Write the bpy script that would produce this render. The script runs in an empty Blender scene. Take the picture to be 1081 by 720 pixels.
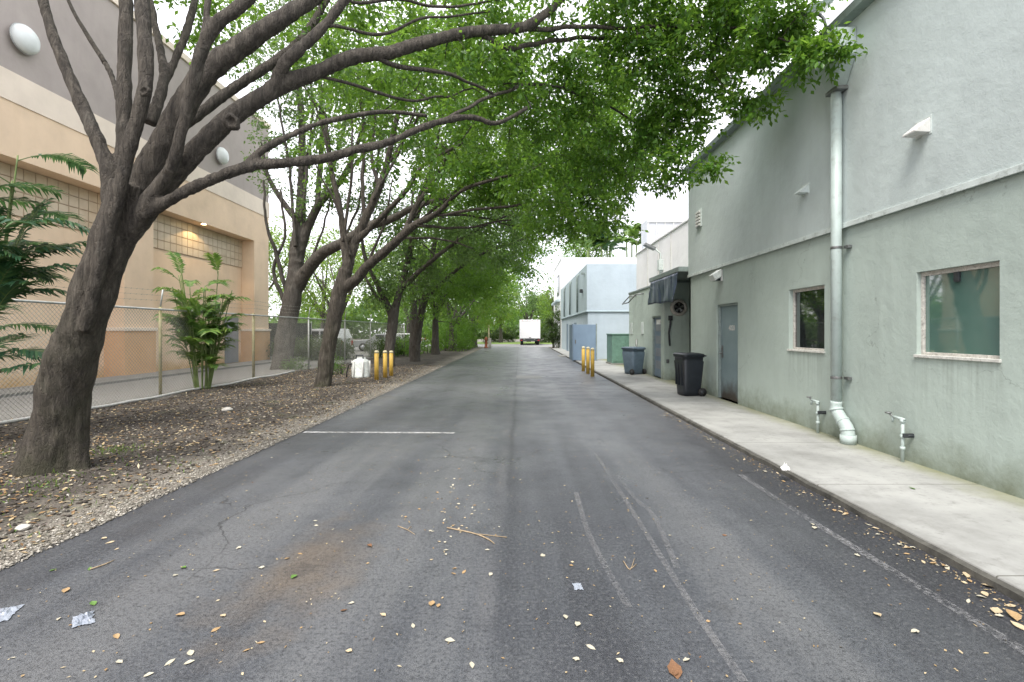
import bpy, bmesh, math, random
import numpy as np
from mathutils import Vector, Matrix, noise
R = math.radians
random.seed(7)
rng = np.random.default_rng(7)
S = bpy.context.scene
C = S.collection

# ------------------------------------------------------------------ camera, world, sun, exposure
F, CX, CY, CAMZ = 520.0, 548.0, 350.0, 1.6
cam = bpy.data.cameras.new('camera')
cam.sensor_width = 36.0
cam.lens = F / 1081 * 36
cam.shift_x = -(CX - 540.5) / 1081
cam.shift_y = -(360 - CY) / 1081
cam.clip_end = 800
co = bpy.data.objects.new('camera', cam)
co.location = (0, 0, CAMZ)
co.rotation_euler = (R(90), 0, 0)
C.objects.link(co)
S.camera = co
S.view_settings.view_transform = 'Standard'
S.view_settings.look = 'None'
S.view_settings.gamma = 1
S.view_settings.exposure = 1.6
S.view_settings.use_curve_mapping = False
S.cycles.max_bounces = 8
S.cycles.diffuse_bounces = 6
S.cycles.transmission_bounces = 4
S.cycles.transparent_max_bounces = 6
S.cycles.caustics_reflective = False
S.cycles.caustics_refractive = False
SUN_EL, SUN_AZ = R(58), R(205)          # azimuth clockwise from +Y
W = bpy.data.worlds.new('World')
S.world = W
W.use_nodes = True
nt = W.node_tree
bg = nt.nodes['Background']
sky = nt.nodes.new('ShaderNodeTexSky')
sky.sky_type = 'NISHITA'
sky.sun_disc = False
sky.sun_elevation = SUN_EL
sky.sun_rotation = SUN_AZ
tcw = nt.nodes.new('ShaderNodeTexCoord')
nzw = nt.nodes.new('ShaderNodeTexNoise')
nzw.inputs['Scale'].default_value = 2.2
nzw.inputs['Detail'].default_value = 5
nt.links.new(tcw.outputs['Generated'], nzw.inputs['Vector'])
rw = nt.nodes.new('ShaderNodeValToRGB')
rw.color_ramp.elements[0].position = .3
rw.color_ramp.elements[0].color = (6.6, 6.6, 7.0, 1)
rw.color_ramp.elements[1].position = .7
rw.color_ramp.elements[1].color = (8.8, 8.6, 8.9, 1)
nt.links.new(nzw.outputs['Fac'], rw.inputs['Fac'])
mx = nt.nodes.new('ShaderNodeMix')
mx.data_type = 'RGBA'
mx.inputs[0].default_value = .85
nt.links.new(sky.outputs[0], mx.inputs[6])
nt.links.new(rw.outputs[0], mx.inputs[7])
nt.links.new(mx.outputs[2], bg.inputs['Color'])
bg.inputs['Strength'].default_value = .1
sun = bpy.data.lights.new('sun', 'SUN')
sun.energy = 1.5
sun.angle = R(25)
sun.color = (1, .95, .88)
so = bpy.data.objects.new('sun', sun)
sd = Vector((math.sin(SUN_AZ) * math.cos(SUN_EL), math.cos(SUN_AZ) * math.cos(SUN_EL), math.sin(SUN_EL)))
so.rotation_euler = sd.to_track_quat('Z', 'Y').to_euler()
so.location = sd * 50
C.objects.link(so)


def P(px, py, y):
    """point at depth y seen at pixel (px, py) of the 1081-wide survey photograph"""
    return Vector(((px - CX) / F * y, y, CAMZ - (py - CY) / F * y))


def G(px, py, z=0.0):
    y = F * (CAMZ - z) / (py - CY)
    return Vector(((px - CX) / F * y, y, z))


# ------------------------------------------------------------------ materials
class NT:
    def __init__(s, name):
        s.m = bpy.data.materials.new(name)
        s.m.use_nodes = True
        s.t = s.m.node_tree
        s.b = s.t.nodes['Principled BSDF']
        s.tc = s.t.nodes.new('ShaderNodeTexCoord')

    def n(s, typ, **kw):
        x = s.t.nodes.new(typ)
        for k, v in kw.items():
            setattr(x, k, v)
        return x

    def l(s, a, b):
        s.t.links.new(a, b)

    def coord(s, scale=(1, 1, 1), which='Object'):
        mp = s.n('ShaderNodeMapping')
        mp.inputs['Scale'].default_value = scale
        s.l(s.tc.outputs[which], mp.inputs['Vector'])
        return mp.outputs[0]

    def noise(s, scale, detail=4, rough=.55, vec=None, dist=0):
        x = s.n('ShaderNodeTexNoise')
        x.inputs['Scale'].default_value = scale
        x.inputs['Detail'].default_value = detail
        x.inputs['Roughness'].default_value = rough
        x.inputs['Distortion'].default_value = dist
        s.l(vec if vec is not None else s.coord(), x.inputs['Vector'])
        return x.outputs['Fac']

    def ramp(s, fac, stops):
        x = s.n('ShaderNodeValToRGB')
        e = x.color_ramp.elements
        while len(e) < len(stops):
            e.new(.5)
        for i, (p, c) in enumerate(stops):
            e[i].position = p
            e[i].color = (*c, 1) if len(c) == 3 else c
        s.l(fac, x.inputs['Fac'])
        return x.outputs[0]

    def mask(s, fac, lo, hi):
        x = s.n('ShaderNodeMapRange')
        x.inputs[1].default_value = lo
        x.inputs[2].default_value = hi
        s.l(fac, x.inputs[0])
        return x.outputs[0]

    def mix(s, fac, a, b, typ='MIX'):
        x = s.n('ShaderNodeMix', data_type='RGBA', blend_type=typ)
        for v, sock in ((fac, x.inputs[0]), (a, x.inputs[6]), (b, x.inputs[7])):
            if hasattr(v, 'is_linked') or hasattr(v, 'links'):
                s.l(v, sock)
            else:
                sock.default_value = v if isinstance(v, (int, float)) else ((*v, 1) if len(v) == 3 else v)
        return x.outputs[2]

    def math(s, op, a, b=0.0, c=None):
        x = s.n('ShaderNodeMath', operation=op)
        for v, sock in ((a, x.inputs[0]), (b, x.inputs[1])) + (((c, x.inputs[2]),) if c is not None else ()):
            if hasattr(v, 'links'):
                s.l(v, sock)
            else:
                sock.default_value = v
        return x.outputs[0]

    def xyz(s, which='Object'):
        x = s.n('ShaderNodeSeparateXYZ')
        s.l(s.tc.outputs[which], x.inputs[0])
        return x.outputs

    def bump(s, h, strength=.3, dist=.01, prev=None):
        x = s.n('ShaderNodeBump')
        x.inputs['Strength'].default_value = strength
        x.inputs['Distance'].default_value = dist
        s.l(h, x.inputs['Height'])
        if prev is not None:
            s.l(prev, x.inputs['Normal'])
        return x.outputs[0]

    def out(s, color=None, rough=None, normal=None, metal=None, spec=None):
        for v, k in ((color, 'Base Color'), (rough, 'Roughness'), (normal, 'Normal'), (metal, 'Metallic'), (spec, 'Specular IOR Level')):
            if v is None:
                continue
            if hasattr(v, 'links'):
                s.l(v, s.b.inputs[k])
            elif isinstance(v, (tuple, list)):
                s.b.inputs[k].default_value = (*v, 1)
            else:
                s.b.inputs[k].default_value = v
        return s.m


def simple(name, c, rough=.6, var=.15, scale=6, bump=.15, bscale=40, metal=0, spec=.5, dirt=None):
    t = NT(name)
    n1 = t.noise(scale, 5)
    lo = tuple(x * (1 - var) for x in c)
    hi = tuple(min(1, x * (1 + var)) for x in c)
    col = t.ramp(n1, [(.3, lo), (.7, hi)])
    if dirt:
        n2 = t.noise(scale * 2.3, 6, .7)
        col = t.mix(t.mask(n2, .52, .75), col, dirt)
    nb = t.noise(bscale, 3)
    return t.out(col, rough, t.bump(nb, bump, .004), metal, spec)


def stucco(name, c, stain, base_stain=None, streak=.35, zbase=.07, bstr=.35, win=False):
    t = NT(name)
    n1 = t.noise(.7, 6, .6)
    col = t.ramp(n1, [(.25, tuple(x * .86 for x in c)), (.5, c), (.75, tuple(min(1, x * 1.1) for x in c))])
    # blotchy trowel wear
    n2 = t.noise(2.6, 7, .65, dist=.6)
    col = t.mix(t.math('MULTIPLY', t.mask(n2, .5, .72), streak), col, stain)
    # vertical runs
    ns = t.noise(1.0, 5, .6, vec=t.coord((3.5, 3.5, .28)))
    col = t.mix(t.math('MULTIPLY', t.mask(ns, .54, .76), streak * 1.3), col, stain)
    if base_stain:
        z = t.xyz()[2]
        n3 = t.noise(3.0, 6, .7)
        h = t.math('ADD', z, t.math('MULTIPLY', t.math('SUBTRACT', n3, .5), -.9))
        mk = t.mask(h, zbase + .42, zbase - .12)
        col = t.mix(t.math('MULTIPLY', mk, .8), col, base_stain)
    if win:      # grime runs below the window sills, and hairline cracks
        ox, oy, oz = t.xyz()
        run = t.mask(t.noise(1.0, 5, .7, vec=t.coord((1, 14, .5))), .45, .7)
        for a_, b_, zt in ((7.40 - 3, 8.42 - 3, 1.30), (4.69 - 3, 5.72 - 3, 1.33)):
            m1 = t.math('MULTIPLY', t.mask(oy, a_ - .02, a_ + .03), t.mask(oy, b_ + .02, b_ - .03))
            m2 = t.math('MULTIPLY', t.mask(oz, zt - .75, zt - .05), t.mask(oz, zt + .01, zt - .01))
            col = t.mix(t.math('MULTIPLY', t.math('MULTIPLY', t.math('MULTIPLY', m1, m2), run), .5), col, (.17, .19, .16))
        vc = t.n('ShaderNodeTexVoronoi', feature='DISTANCE_TO_EDGE')
        vc.inputs['Scale'].default_value = .55
        ad = t.n('ShaderNodeVectorMath', operation='ADD')
        nn_ = t.n('ShaderNodeTexNoise')
        nn_.inputs['Scale'].default_value = 2.4
        nn_.inputs['Detail'].default_value = 6
        t.l(t.coord(), nn_.inputs['Vector'])
        t.l(t.coord(), ad.inputs[0])
        t.l(nn_.outputs['Color'], ad.inputs[1])
        t.l(ad.outputs[0], vc.inputs['Vector'])
        col = t.mix(t.math('MULTIPLY', t.math('MULTIPLY', t.mask(vc.outputs['Distance'], .004, .001), t.mask(t.noise(.9, 3), .5, .6)), .5), col, (.16, .18, .16))
    nb = t.noise(55, 5, .6)
    nb2 = t.noise(5, 4, .6)
    nrm = t.bump(nb, bstr, .006)
    nrm = t.bump(nb2, .35, .03, nrm)
    return t.out(col, .85, nrm)


M = {}
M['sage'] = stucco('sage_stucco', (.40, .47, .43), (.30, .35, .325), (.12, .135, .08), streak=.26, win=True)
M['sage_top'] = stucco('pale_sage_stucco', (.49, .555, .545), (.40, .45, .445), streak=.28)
M['sage_low'] = stucco('grey_green_stucco', (.45, .53, .48), (.32, .385, .35), (.12, .13, .09))
M['blue_wall'] = stucco('pale_blue_stucco', (.44, .515, .57), (.36, .43, .48), streak=.25)
M['blue_side'] = stucco('blue_grey_stucco', (.42, .51, .54), (.32, .40, .43), streak=.25)
M['block_wall'] = stucco('pale_block_stucco', (.50, .51, .53), (.42, .43, .46), streak=.2)
M['white_wall'] = stucco('white_stucco', (.86, .85, .86), (.74, .74, .76), streak=.15)
M['tan'] = stucco('tan_stucco', (.80, .62, .44), (.70, .53, .36), (.52, .31, .10), streak=.25, zbase=.1)
M['tan_deep'] = stucco('deep_tan_stucco', (.62, .38, .20), (.5, .28, .13), streak=.25)
M['cream'] = stucco('cream_stucco', (.80, .70, .58), (.68, .58, .48), streak=.2)
M['mauve'] = stucco('mauve_stucco', (.40, .355, .325), (.33, .29, .265), streak=.3)
M['trim'] = simple('painted_trim', (.56, .62, .60), .6, .12, 5, dirt=(.25, .28, .26))
M['trim_dark'] = simple('weathered_trim', (.24, .29, .28), .6, .15, 5, dirt=(.14, .16, .15))
M['white_paint'] = simple('white_paint', (.62, .62, .60), .5, .08, 9, dirt=(.42, .38, .32))
M['sill'] = simple('chipped_sill_paint', (.60, .60, .56), .7, .15, 14, dirt=(.16, .12, .10))
M['frame'] = simple('worn_window_frame', (.52, .50, .46), .7, .25, 18, dirt=(.13, .08, .06))
M['pipe'] = simple('painted_pipe', (.43, .505, .485), .45, .1, 4, dirt=(.32, .36, .34))
M['steel'] = simple('grey_steel', (.22, .23, .23), .45, .2, 12, metal=.7, dirt=(.12, .09, .07))
M['dark_metal'] = simple('dark_metal', (.05, .055, .06), .5, .2, 12, metal=.3)
M['galv'] = simple('galvanised_tube', (.42, .44, .43), .5, .15, 9, metal=.35, dirt=(.22, .22, .12))
M['post'] = simple('mossy_post', (.30, .27, .13), .7, .35, 3.5, dirt=(.45, .42, .30))
M['wire'] = simple('fence_wire', (.30, .30, .27), .6, .2, 3, metal=.3)
M['yellow'] = simple('yellow_bollard_paint', (.62, .40, .07), .55, .12, 7, dirt=(.30, .20, .08))
M['yellow_top'] = simple('faded_bollard_cap', (.68, .60, .38), .6, .12, 9)
M['tarp'] = simple('navy_tarp', (.05, .068, .11), .38, .2, 3, bump=.25, bscale=12)
M['bin_black'] = simple('black_plastic', (.018, .022, .028), .42, .2, 9, spec=.5)
M['bin_blue'] = simple('slate_plastic', (.09, .13, .17), .45, .15, 9)
M['rubber'] = simple('rubber', (.02, .02, .02), .8)
M['green_box'] = simple('green_cabinet_paint', (.13, .24, .19), .5, .15, 4, dirt=(.09, .15, .12))
M['blue_gate'] = simple('blue_grey_panel', (.20, .28, .38), .55, .08, 2)
M['truck'] = simple('white_truck_paint', (.80, .80, .82), .4, .04, 3)
M['van'] = simple('white_car_paint', (.78, .79, .8), .25, .03, 3)
M['silver'] = simple('silver_car_paint', (.45, .47, .5), .28, .05, 3, metal=.3)
M['glass_dark'] = simple('tinted_glass', (.02, .025, .03), .05, .1, 3, bump=0)
M['red_light'] = simple('red_lens', (.5, .02, .02), .2)
M['rust'] = simple('rusty_iron', (.30, .10, .05), .8, .35, 14)
M['cyl_white'] = simple('dirty_white_enamel', (.62, .66, .64), .5, .15, 6, dirt=(.3, .3, .26))
M['cyl_green'] = simple('white_polycarbonate', (.72, .76, .74), .35, .05, 5)
M['tile_grout'] = simple('grout', (.42, .31, .22), .8)
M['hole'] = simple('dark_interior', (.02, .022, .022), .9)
M['screen'] = simple('black_windscreen_cloth', (.02, .028, .028), .9, .3, 2)
M['plastic'] = simple('crumpled_plastic', (.28, .31, .36), .25, .1, 20)
M['paper'] = simple('white_paper', (.8, .8, .8), .7, .05, 20)
M['bamboo'] = simple('cane_stem', (.16, .22, .07), .6, .3, 6)
M['stick'] = simple('dry_twig', (.30, .23, .15), .85, .3, 30)
M['stone'] = simple('limestone', (.46, .44, .40), .9, .2, 12)

t = NT('door_paint')
z = t.xyz()[2]
nz = t.noise(5, 5)
c = t.ramp(t.noise(2, 4), [(.3, (.19, .26, .28)), (.7, (.24, .31, .335))])
h = t.math('ADD', z, t.math('MULTIPLY', nz, -.5))
c = t.mix(t.mask(h, .28, -.08), c, (.07, .06, .05))
M['door'] = t.out(c, .45, t.bump(t.noise(30), .1, .004))
M['door_blue'] = simple('blue_grey_door_paint', (.17, .23, .30), .5, .1, 3)
M['door_grey'] = simple('grey_door_paint', (.23, .25, .28), .5, .1, 3)

# tiled glass-block band
t = NT('pale_block_tile')
c = t.ramp(t.noise(1.7, 3), [(.3, (.56, .46, .33)), (.7, (.68, .58, .44))])
M['tile'] = t.out(c, .35, t.bump(t.noise(18, 2), .1, .005))

# window panes: dark tinted room behind reflective glass
for nm, colr in (('pane_green', (.085, .165, .14)), ('pane_dark', (.012, .018, .02))):
    t = NT(nm)
    c = t.ramp(t.noise(1.1, 3), [(.3, tuple(x * .8 for x in colr)), (.7, tuple(x * 1.15 for x in colr))])
    m = t.out(c, .03, t.bump(t.noise(2.5, 1), .03, .02), spec=1.0)
    t.b.inputs['IOR'].default_value = 1.9
    M[nm] = m

# bark
t = NT('bark')
v = t.coord((1, 1, .16))
v1 = t.noise(13, 9, .75, vec=v, dist=.9)
vz = t.n('ShaderNodeTexVoronoi', feature='DISTANCE_TO_EDGE')
vz.inputs['Scale'].default_value = 30
wv = t.n('ShaderNodeVectorMath', operation='ADD')
nw = t.n('ShaderNodeTexNoise')
nw.inputs['Scale'].default_value = 6
t.l(t.coord(), nw.inputs['Vector'])
sc_ = t.n('ShaderNodeVectorMath', operation='SCALE')
sc_.inputs[3].default_value = .12
t.l(nw.outputs['Color'], sc_.inputs[0])
t.l(t.coord((1, 1, .22)), wv.inputs[0])
t.l(sc_.outputs[0], wv.inputs[1])
t.l(wv.outputs[0], vz.inputs['Vector'])
ridge = t.mask(vz.outputs['Distance'], 0, .16)
v2 = t.noise(24, 8, .75, vec=t.coord((1, 1, .13)), dist=.6)
v3 = t.noise(9, 5, .7, vec=t.coord((1, 1, .3)), dist=.6)
hgt = t.math('ADD', t.math('ADD', t.math('MULTIPLY', ridge, .18), t.math('MULTIPLY', v3, 1.2)), t.math('ADD', t.math('MULTIPLY', v1, .9), t.math('MULTIPLY', v2, 1.0)))
c = t.ramp(v1, [(.28, (.022, .018, .014)), (.5, (.078, .066, .052)), (.72, (.19, .165, .135))])
c = t.mix(t.math('MULTIPLY', t.mask(v2, .52, .36), .7), c, (.014, .011, .009))
c = t.mix(t.math('MULTIPLY', t.mask(v2, .58, .72), .45), c, (.17, .15, .125))
lich = t.noise(3.2, 6, .7)
c = t.mix(t.math('MULTIPLY', t.mask(lich, .58, .74), .3), c, (.15, .147, .125))
zz = t.xyz()[2]
moss = t.math('MULTIPLY', t.mask(t.noise(1.6, 6, .7), .42, .62), t.mask(zz, 2.6, .3))
c = t.mix(t.math('MULTIPLY', moss, .5), c, (.05, .056, .02))
c = t.mix(t.math('MULTIPLY', t.mask(v3, .5, .72), .4), c, (.10, .085, .065))
M['bark'] = t.out(c, .9, t.bump(hgt, 1.0, .045))
t = NT('pale_bark')
v = t.coord((1, 1, .2))
v1 = t.noise(14, 7, .7, vec=v, dist=.8)
c = t.ramp(v1, [(.3, (.035, .03, .025)), (.55, (.085, .076, .064)), (.78, (.17, .155, .135))])
M['bark_far'] = t.out(c, .9, t.bump(v1, .8, .04))


def leafmat(name, stops, trans=.45, gloss=.35, tcol=(.32, .46, .06)):
    m = bpy.data.materials.new(name)
    m.use_nodes = True
    n = m.node_tree
    b = n.nodes['Principled BSDF']
    o = n.nodes['Material Output']
    at = n.nodes.new('ShaderNodeAttribute')
    at.attribute_name = 'var'
    r = n.nodes.new('ShaderNodeValToRGB')
    e = r.color_ramp.elements
    while len(e) < len(stops):
        e.new(.5)
    for i, (p, cc) in enumerate(stops):
        e[i].position = p
        e[i].color = (*cc, 1)
    n.links.new(at.outputs['Fac'], r.inputs['Fac'])
    n.links.new(r.outputs[0], b.inputs['Base Color'])
    b.inputs['Roughness'].default_value = gloss
    b.inputs['Specular IOR Level'].default_value = .45
    tr = n.nodes.new('ShaderNodeBsdfTranslucent')
    mc = n.nodes.new('ShaderNodeMix')
    mc.data_type = 'RGBA'
    mc.inputs[0].default_value = .5
    n.links.new(r.outputs[0], mc.inputs[6])
    mc.inputs[7].default_value = (*tcol, 1)
    n.links.new(mc.outputs[2], tr.inputs['Color'])
    ms = n.nodes.new('ShaderNodeMixShader')
    ms.inputs[0].default_value = trans
    n.links.new(b.outputs[0], ms.inputs[1])
    n.links.new(tr.outputs[0], ms.inputs[2])
    n.links.new(ms.outputs[0], o.inputs['Surface'])
    return m


M['leaf'] = leafmat('oval_leaf', [(0, (.03, .085, .016)), (.35, (.065, .165, .026)), (.75, (.13, .27, .038)), (1, (.26, .38, .07))], .55, tcol=(.34, .56, .06))
M['leaf_mid'] = leafmat('dusty_leaf', [(0, (.05, .105, .035)), (.5, (.10, .185, .05)), (1, (.16, .26, .075))], .5, tcol=(.28, .44, .09))
M['leaf_bright'] = leafmat('fresh_leaf', [(0, (.06, .14, .018)), (.5, (.11, .23, .025)), (1, (.20, .32, .045))], .55, tcol=(.42, .55, .08))
M['leaf_hedge'] = leafmat('hedge_leaf', [(0, (.02, .045, .015)), (.6, (.04, .08, .02)), (1, (.07, .12, .03))], .3)
M['palm'] = leafmat('palm_leaflet', [(0, (.03, .08, .045)), (.6, (.05, .13, .065)), (1, (.11, .20, .07))], .3, .4, tcol=(.15, .3, .06))
M['palm_fresh'] = leafmat('cane_palm_leaflet', [(0, (.06, .14, .035)), (.6, (.11, .23, .05)), (1, (.24, .34, .08))], .4, .4)
M['grass'] = leafmat('grass_blade', [(0, (.06, .12, .02)), (1, (.16, .25, .05))], .3)


# ------------------------------------------------------------------ mesh helpers
def tag(o, label=None, cat=None, group=None, kind=None):
    if label: o['label'] = label
    if cat: o['category'] = cat
    if group: o['group'] = group
    if kind: o['kind'] = kind
    return o


def thing(name, label, cat, loc=(0, 0, 0), rz=0, group=None):
    o = bpy.data.objects.new(name, None)
    C.objects.link(o)
    o.location = loc
    o.rotation_euler = (0, 0, rz)
    o.empty_display_size = .2
    return tag(o, label, cat, group)


def dup(root, loc=None, rz=None, label=None):
    r = root.copy()
    C.objects.link(r)
    if loc is not None: r.location = loc
    if rz is not None: r.rotation_euler = (0, 0, rz)
    if label: r['label'] = label
    for ch in list(root.children):
        c_ = ch.copy()
        C.objects.link(c_)
        c_.parent = r
        for g in list(ch.children):
            d = g.copy()
            C.objects.link(d)
            d.parent = c_
    return r


def catmull(pts, rad, step):
    pts = [Vector(p) for p in pts]
    if len(pts) < 3:
        n = max(1, int((pts[1] - pts[0]).length / step))
        return [pts[0].lerp(pts[1], i / n) for i in range(n + 1)], [rad[0] + (rad[1] - rad[0]) * i / n for i in range(n + 1)]
    P0 = [pts[0] * 2 - pts[1]] + pts + [pts[-1] * 2 - pts[-2]]
    op, orr = [], []
    for i in range(len(pts) - 1):
        a, b, c_, d = P0[i], P0[i + 1], P0[i + 2], P0[i + 3]
        n = max(1, int((c_ - b).length / step))
        for k in range(n):
            u = k / n
            op.append(.5 * ((2 * b) + (c_ - a) * u + (2 * a - 5 * b + 4 * c_ - d) * u * u + (3 * b - a - 3 * c_ + d) * u ** 3))
            orr.append(rad[i] + (rad[i + 1] - rad[i]) * u)
    op.append(pts[-1])
    orr.append(rad[-1])
    return op, orr


class MB:
    def __init__(s):
        s.v, s.f, s.sm, s.mi = [], [], [], []

    def add(s, v, f, smooth=False, mi=0):
        o = len(s.v)
        s.v += [tuple(x) for x in v]
        s.f += [tuple(i + o for i in q) for q in f]
        s.sm += [smooth] * len(f)
        s.mi += [mi] * len(f)
        return s

    def box(s, x0, x1, y0, y1, z0, z1, mi=0, M_=None):
        v = [Vector((x, y, z_)) for z_ in (z0, z1) for y in (y0, y1) for x in (x0, x1)]
        if M_: v = [M_ @ p for p in v]
        return s.add(v, [(0, 2, 3, 1), (4, 5, 7, 6), (0, 1, 5, 4), (2, 6, 7, 3), (0, 4, 6, 2), (1, 3, 7, 5)], mi=mi)

    def tube(s, pts, rad, n=8, cap=True, mi=0, smooth=True, lump=0, seed=0):
        pts = [Vector(p) for p in pts]
        if not hasattr(rad, '__len__'): rad = [rad] * len(pts)
        t0 = (pts[1] - pts[0]).normalized()
        u = t0.orthogonal().normalized()
        V, Fc = [], []
        for i, p in enumerate(pts):
            t_ = (pts[min(i + 1, len(pts) - 1)] - pts[max(i - 1, 0)])
            t_ = t_.normalized() if t_.length > 1e-9 else t0
            u = (u - t_ * u.dot(t_))
            u = u.normalized() if u.length > 1e-6 else t_.orthogonal().normalized()
            w = t_.cross(u)
            for k in range(n):
                a = 2 * math.pi * k / n
                d = u * math.cos(a) + w * math.sin(a)
                r = rad[i]
                if lump:
                    r *= 1 + lump * noise.noise((p + d * rad[i]) * (1.1 / max(.05, rad[i])) + Vector((seed, 0, 0)))
                V.append(p + d * r)
        for i in range(len(pts) - 1):
            for k in range(n):
                a, b = i * n + k, i * n + (k + 1) % n
                Fc.append((a, b, b + n, a + n))
        if cap:
            Fc.append(tuple(range(n - 1, -1, -1)))
            Fc.append(tuple(range((len(pts) - 1) * n, len(pts) * n)))
        return s.add(V, Fc, smooth, mi)

    def lathe(s, prof, n=20, c=(0, 0, 0), mi=0, smooth=True, sx=1, sy=1):
        c = Vector(c)
        V = [c + Vector((r * math.cos(2 * math.pi * k / n) * sx, r * math.sin(2 * math.pi * k / n) * sy, z_)) for r, z_ in prof for k in range(n)]
        Fc = []
        for i in range(len(prof) - 1):
            for k in range(n):
                a, b = i * n + k, i * n + (k + 1) % n
                Fc.append((a, b, b + n, a + n))
        Fc.append(tuple(range(n - 1, -1, -1)))
        Fc.append(tuple(range((len(prof) - 1) * n, len(prof) * n)))
        return s.add(V, Fc, smooth, mi)

    def prism(s, poly, axis, a0, a1, mi=0):
        """poly: 2-D points in the plane normal to axis ('x','y','z')"""
        def mk(p, a):
            return {'x': (a, p[0], p[1]), 'y': (p[0], a, p[1]), 'z': (p[0], p[1], a)}[axis]
        n = len(poly)
        V = [mk(p, a0) for p in poly] + [mk(p, a1) for p in poly]
        Fc = [tuple(range(n - 1, -1, -1)), tuple(range(n, 2 * n))]
        Fc += [(k, (k + 1) % n, (k + 1) % n + n, k + n) for k in range(n)]
        return s.add(V, Fc, mi=mi)

    def build(s, name, mats, parent=None, bevel=0, fix=True):
        me = bpy.data.meshes.new(name)
        me.from_pydata(s.v, [], s.f)
        me.polygons.foreach_set('use_smooth', s.sm)
        me.polygons.foreach_set('material_index', s.mi)
        for m in (mats if isinstance(mats, (list, tuple)) else [mats]):
            me.materials.append(M[m] if isinstance(m, str) else m)
        if fix:
            b = bmesh.new()
            b.from_mesh(me)
            bmesh.ops.recalc_face_normals(b, faces=b.faces)
            b.to_mesh(me)
            b.free()
        me.update()
        o = bpy.data.objects.new(name, me)
        C.objects.link(o)
        if parent: o.parent = parent
        if bevel:
            md = o.modifiers.new('bevel', 'BEVEL')
            md.width = bevel
            md.segments = 2
            md.limit_method = 'ANGLE'
        return o


def np_mesh(name, verts, faces_n, mat, var=None, parent=None, smooth=False):
    """verts (N,3); faces (F,k) int"""
    me = bpy.data.meshes.new(name)
    k = faces_n.shape[1]
    me.vertices.add(len(verts))
    me.vertices.foreach_set('co', verts.astype(np.float32).ravel())
    me.loops.add(faces_n.size)
    me.loops.foreach_set('vertex_index', faces_n.astype(np.int32).ravel())
    me.polygons.add(len(faces_n))
    me.polygons.foreach_set('loop_start', np.arange(0, faces_n.size, k, dtype=np.int32))
    me.polygons.foreach_set('loop_total', np.full(len(faces_n), k, dtype=np.int32))
    if smooth:
        me.polygons.foreach_set('use_smooth', np.ones(len(faces_n), dtype=bool))
    for m in (mat if isinstance(mat, (list, tuple)) else [mat]):
        me.materials.append(M[m] if isinstance(m, str) else m)
    if var is not None:
        a = me.attributes.new('var', 'FLOAT', 'POINT')
        a.data.foreach_set('value', var.astype(np.float32))
    me.update()
    me.validate()
    o = bpy.data.objects.new(name, me)
    C.objects.link(o)
    if parent: o.parent = parent
    return o


def unit(a):
    return a / np.maximum(1e-9, np.linalg.norm(a, axis=-1, keepdims=True))


def leaves_geo(base, axis, normal, L, Wd, var, fold=.18):
    """folded leaves of 5 verts / 2 quads"""
    n = len(base)
    s = unit(np.cross(axis, normal))
    nn = unit(np.cross(s, axis))
    L = L[:, None]
    Wd = Wd[:, None]
    b = base
    tip = base + axis * L - nn * L * .10
    mid = base + axis * L * .5 - nn * Wd * fold
    l = base + axis * L * .46 + s * Wd * .5
    r = base + axis * L * .46 - s * Wd * .5
    V = np.stack([b, l, tip, r, mid], 1).reshape(-1, 3)
    i = np.arange(n)[:, None] * 5
    Fc = np.concatenate([i + np.array([[0, 4, 2, 1]]), i + np.array([[0, 3, 2, 4]])], 0)
    return V, Fc, np.repeat(var, 5)


def spray_leaves(cl, shoot, size, per, leafL, rg, droop=.3, varc=None):
    """leaf clusters: cl (n,3), shoot dir (n,3), size (n,)"""
    n = len(cl)
    t_ = rg.random((n, per))
    off = unit(rg.normal(size=(n, per, 3))) * (rg.random((n, per, 1)) ** .6) * (size[:, None, None] * .75)
    off[..., 2] *= .7
    base = cl[:, None, :] + shoot[:, None, :] * ((t_ - .5) * size[:, None] * 1.2)[..., None] + off
    ax = unit(off / size[:, None, None] * .9 + shoot[:, None, :] * .6 + rg.normal(size=(n, per, 3)) * .55 + np.array([0, 0, -droop]))
    nm = unit(rg.normal(size=(n, per, 3)) * .75 + np.array([0, 0, 1.0]))
    L = leafL * (.65 + .6 * rg.random((n, per)))
    vc = rg.random(n) if varc is None else varc
    var = np.clip(vc[:, None] * .55 + rg.random((n, per)) * .5 - .03, 0, 1)
    return leaves_geo(base.reshape(-1, 3), ax.reshape(-1, 3), nm.reshape(-1, 3), L.ravel(), (L * .5).ravel(), var.ravel())


class Skel:
    """branching skeleton the twigs grow from"""
    def __init__(s):
        s.p, s.r = [], []

    def put(s, pts, rad):
        s.p += [tuple(x) for x in pts]
        s.r += list(rad)

    def nearest(s, q, up=0.0):
        A = np.array(s.p)
        d = np.linalg.norm(A - np.array(q), axis=1)
        i = int(np.argmin(d))
        return Vector(s.p[i]), s.r[i], d[i]


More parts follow.
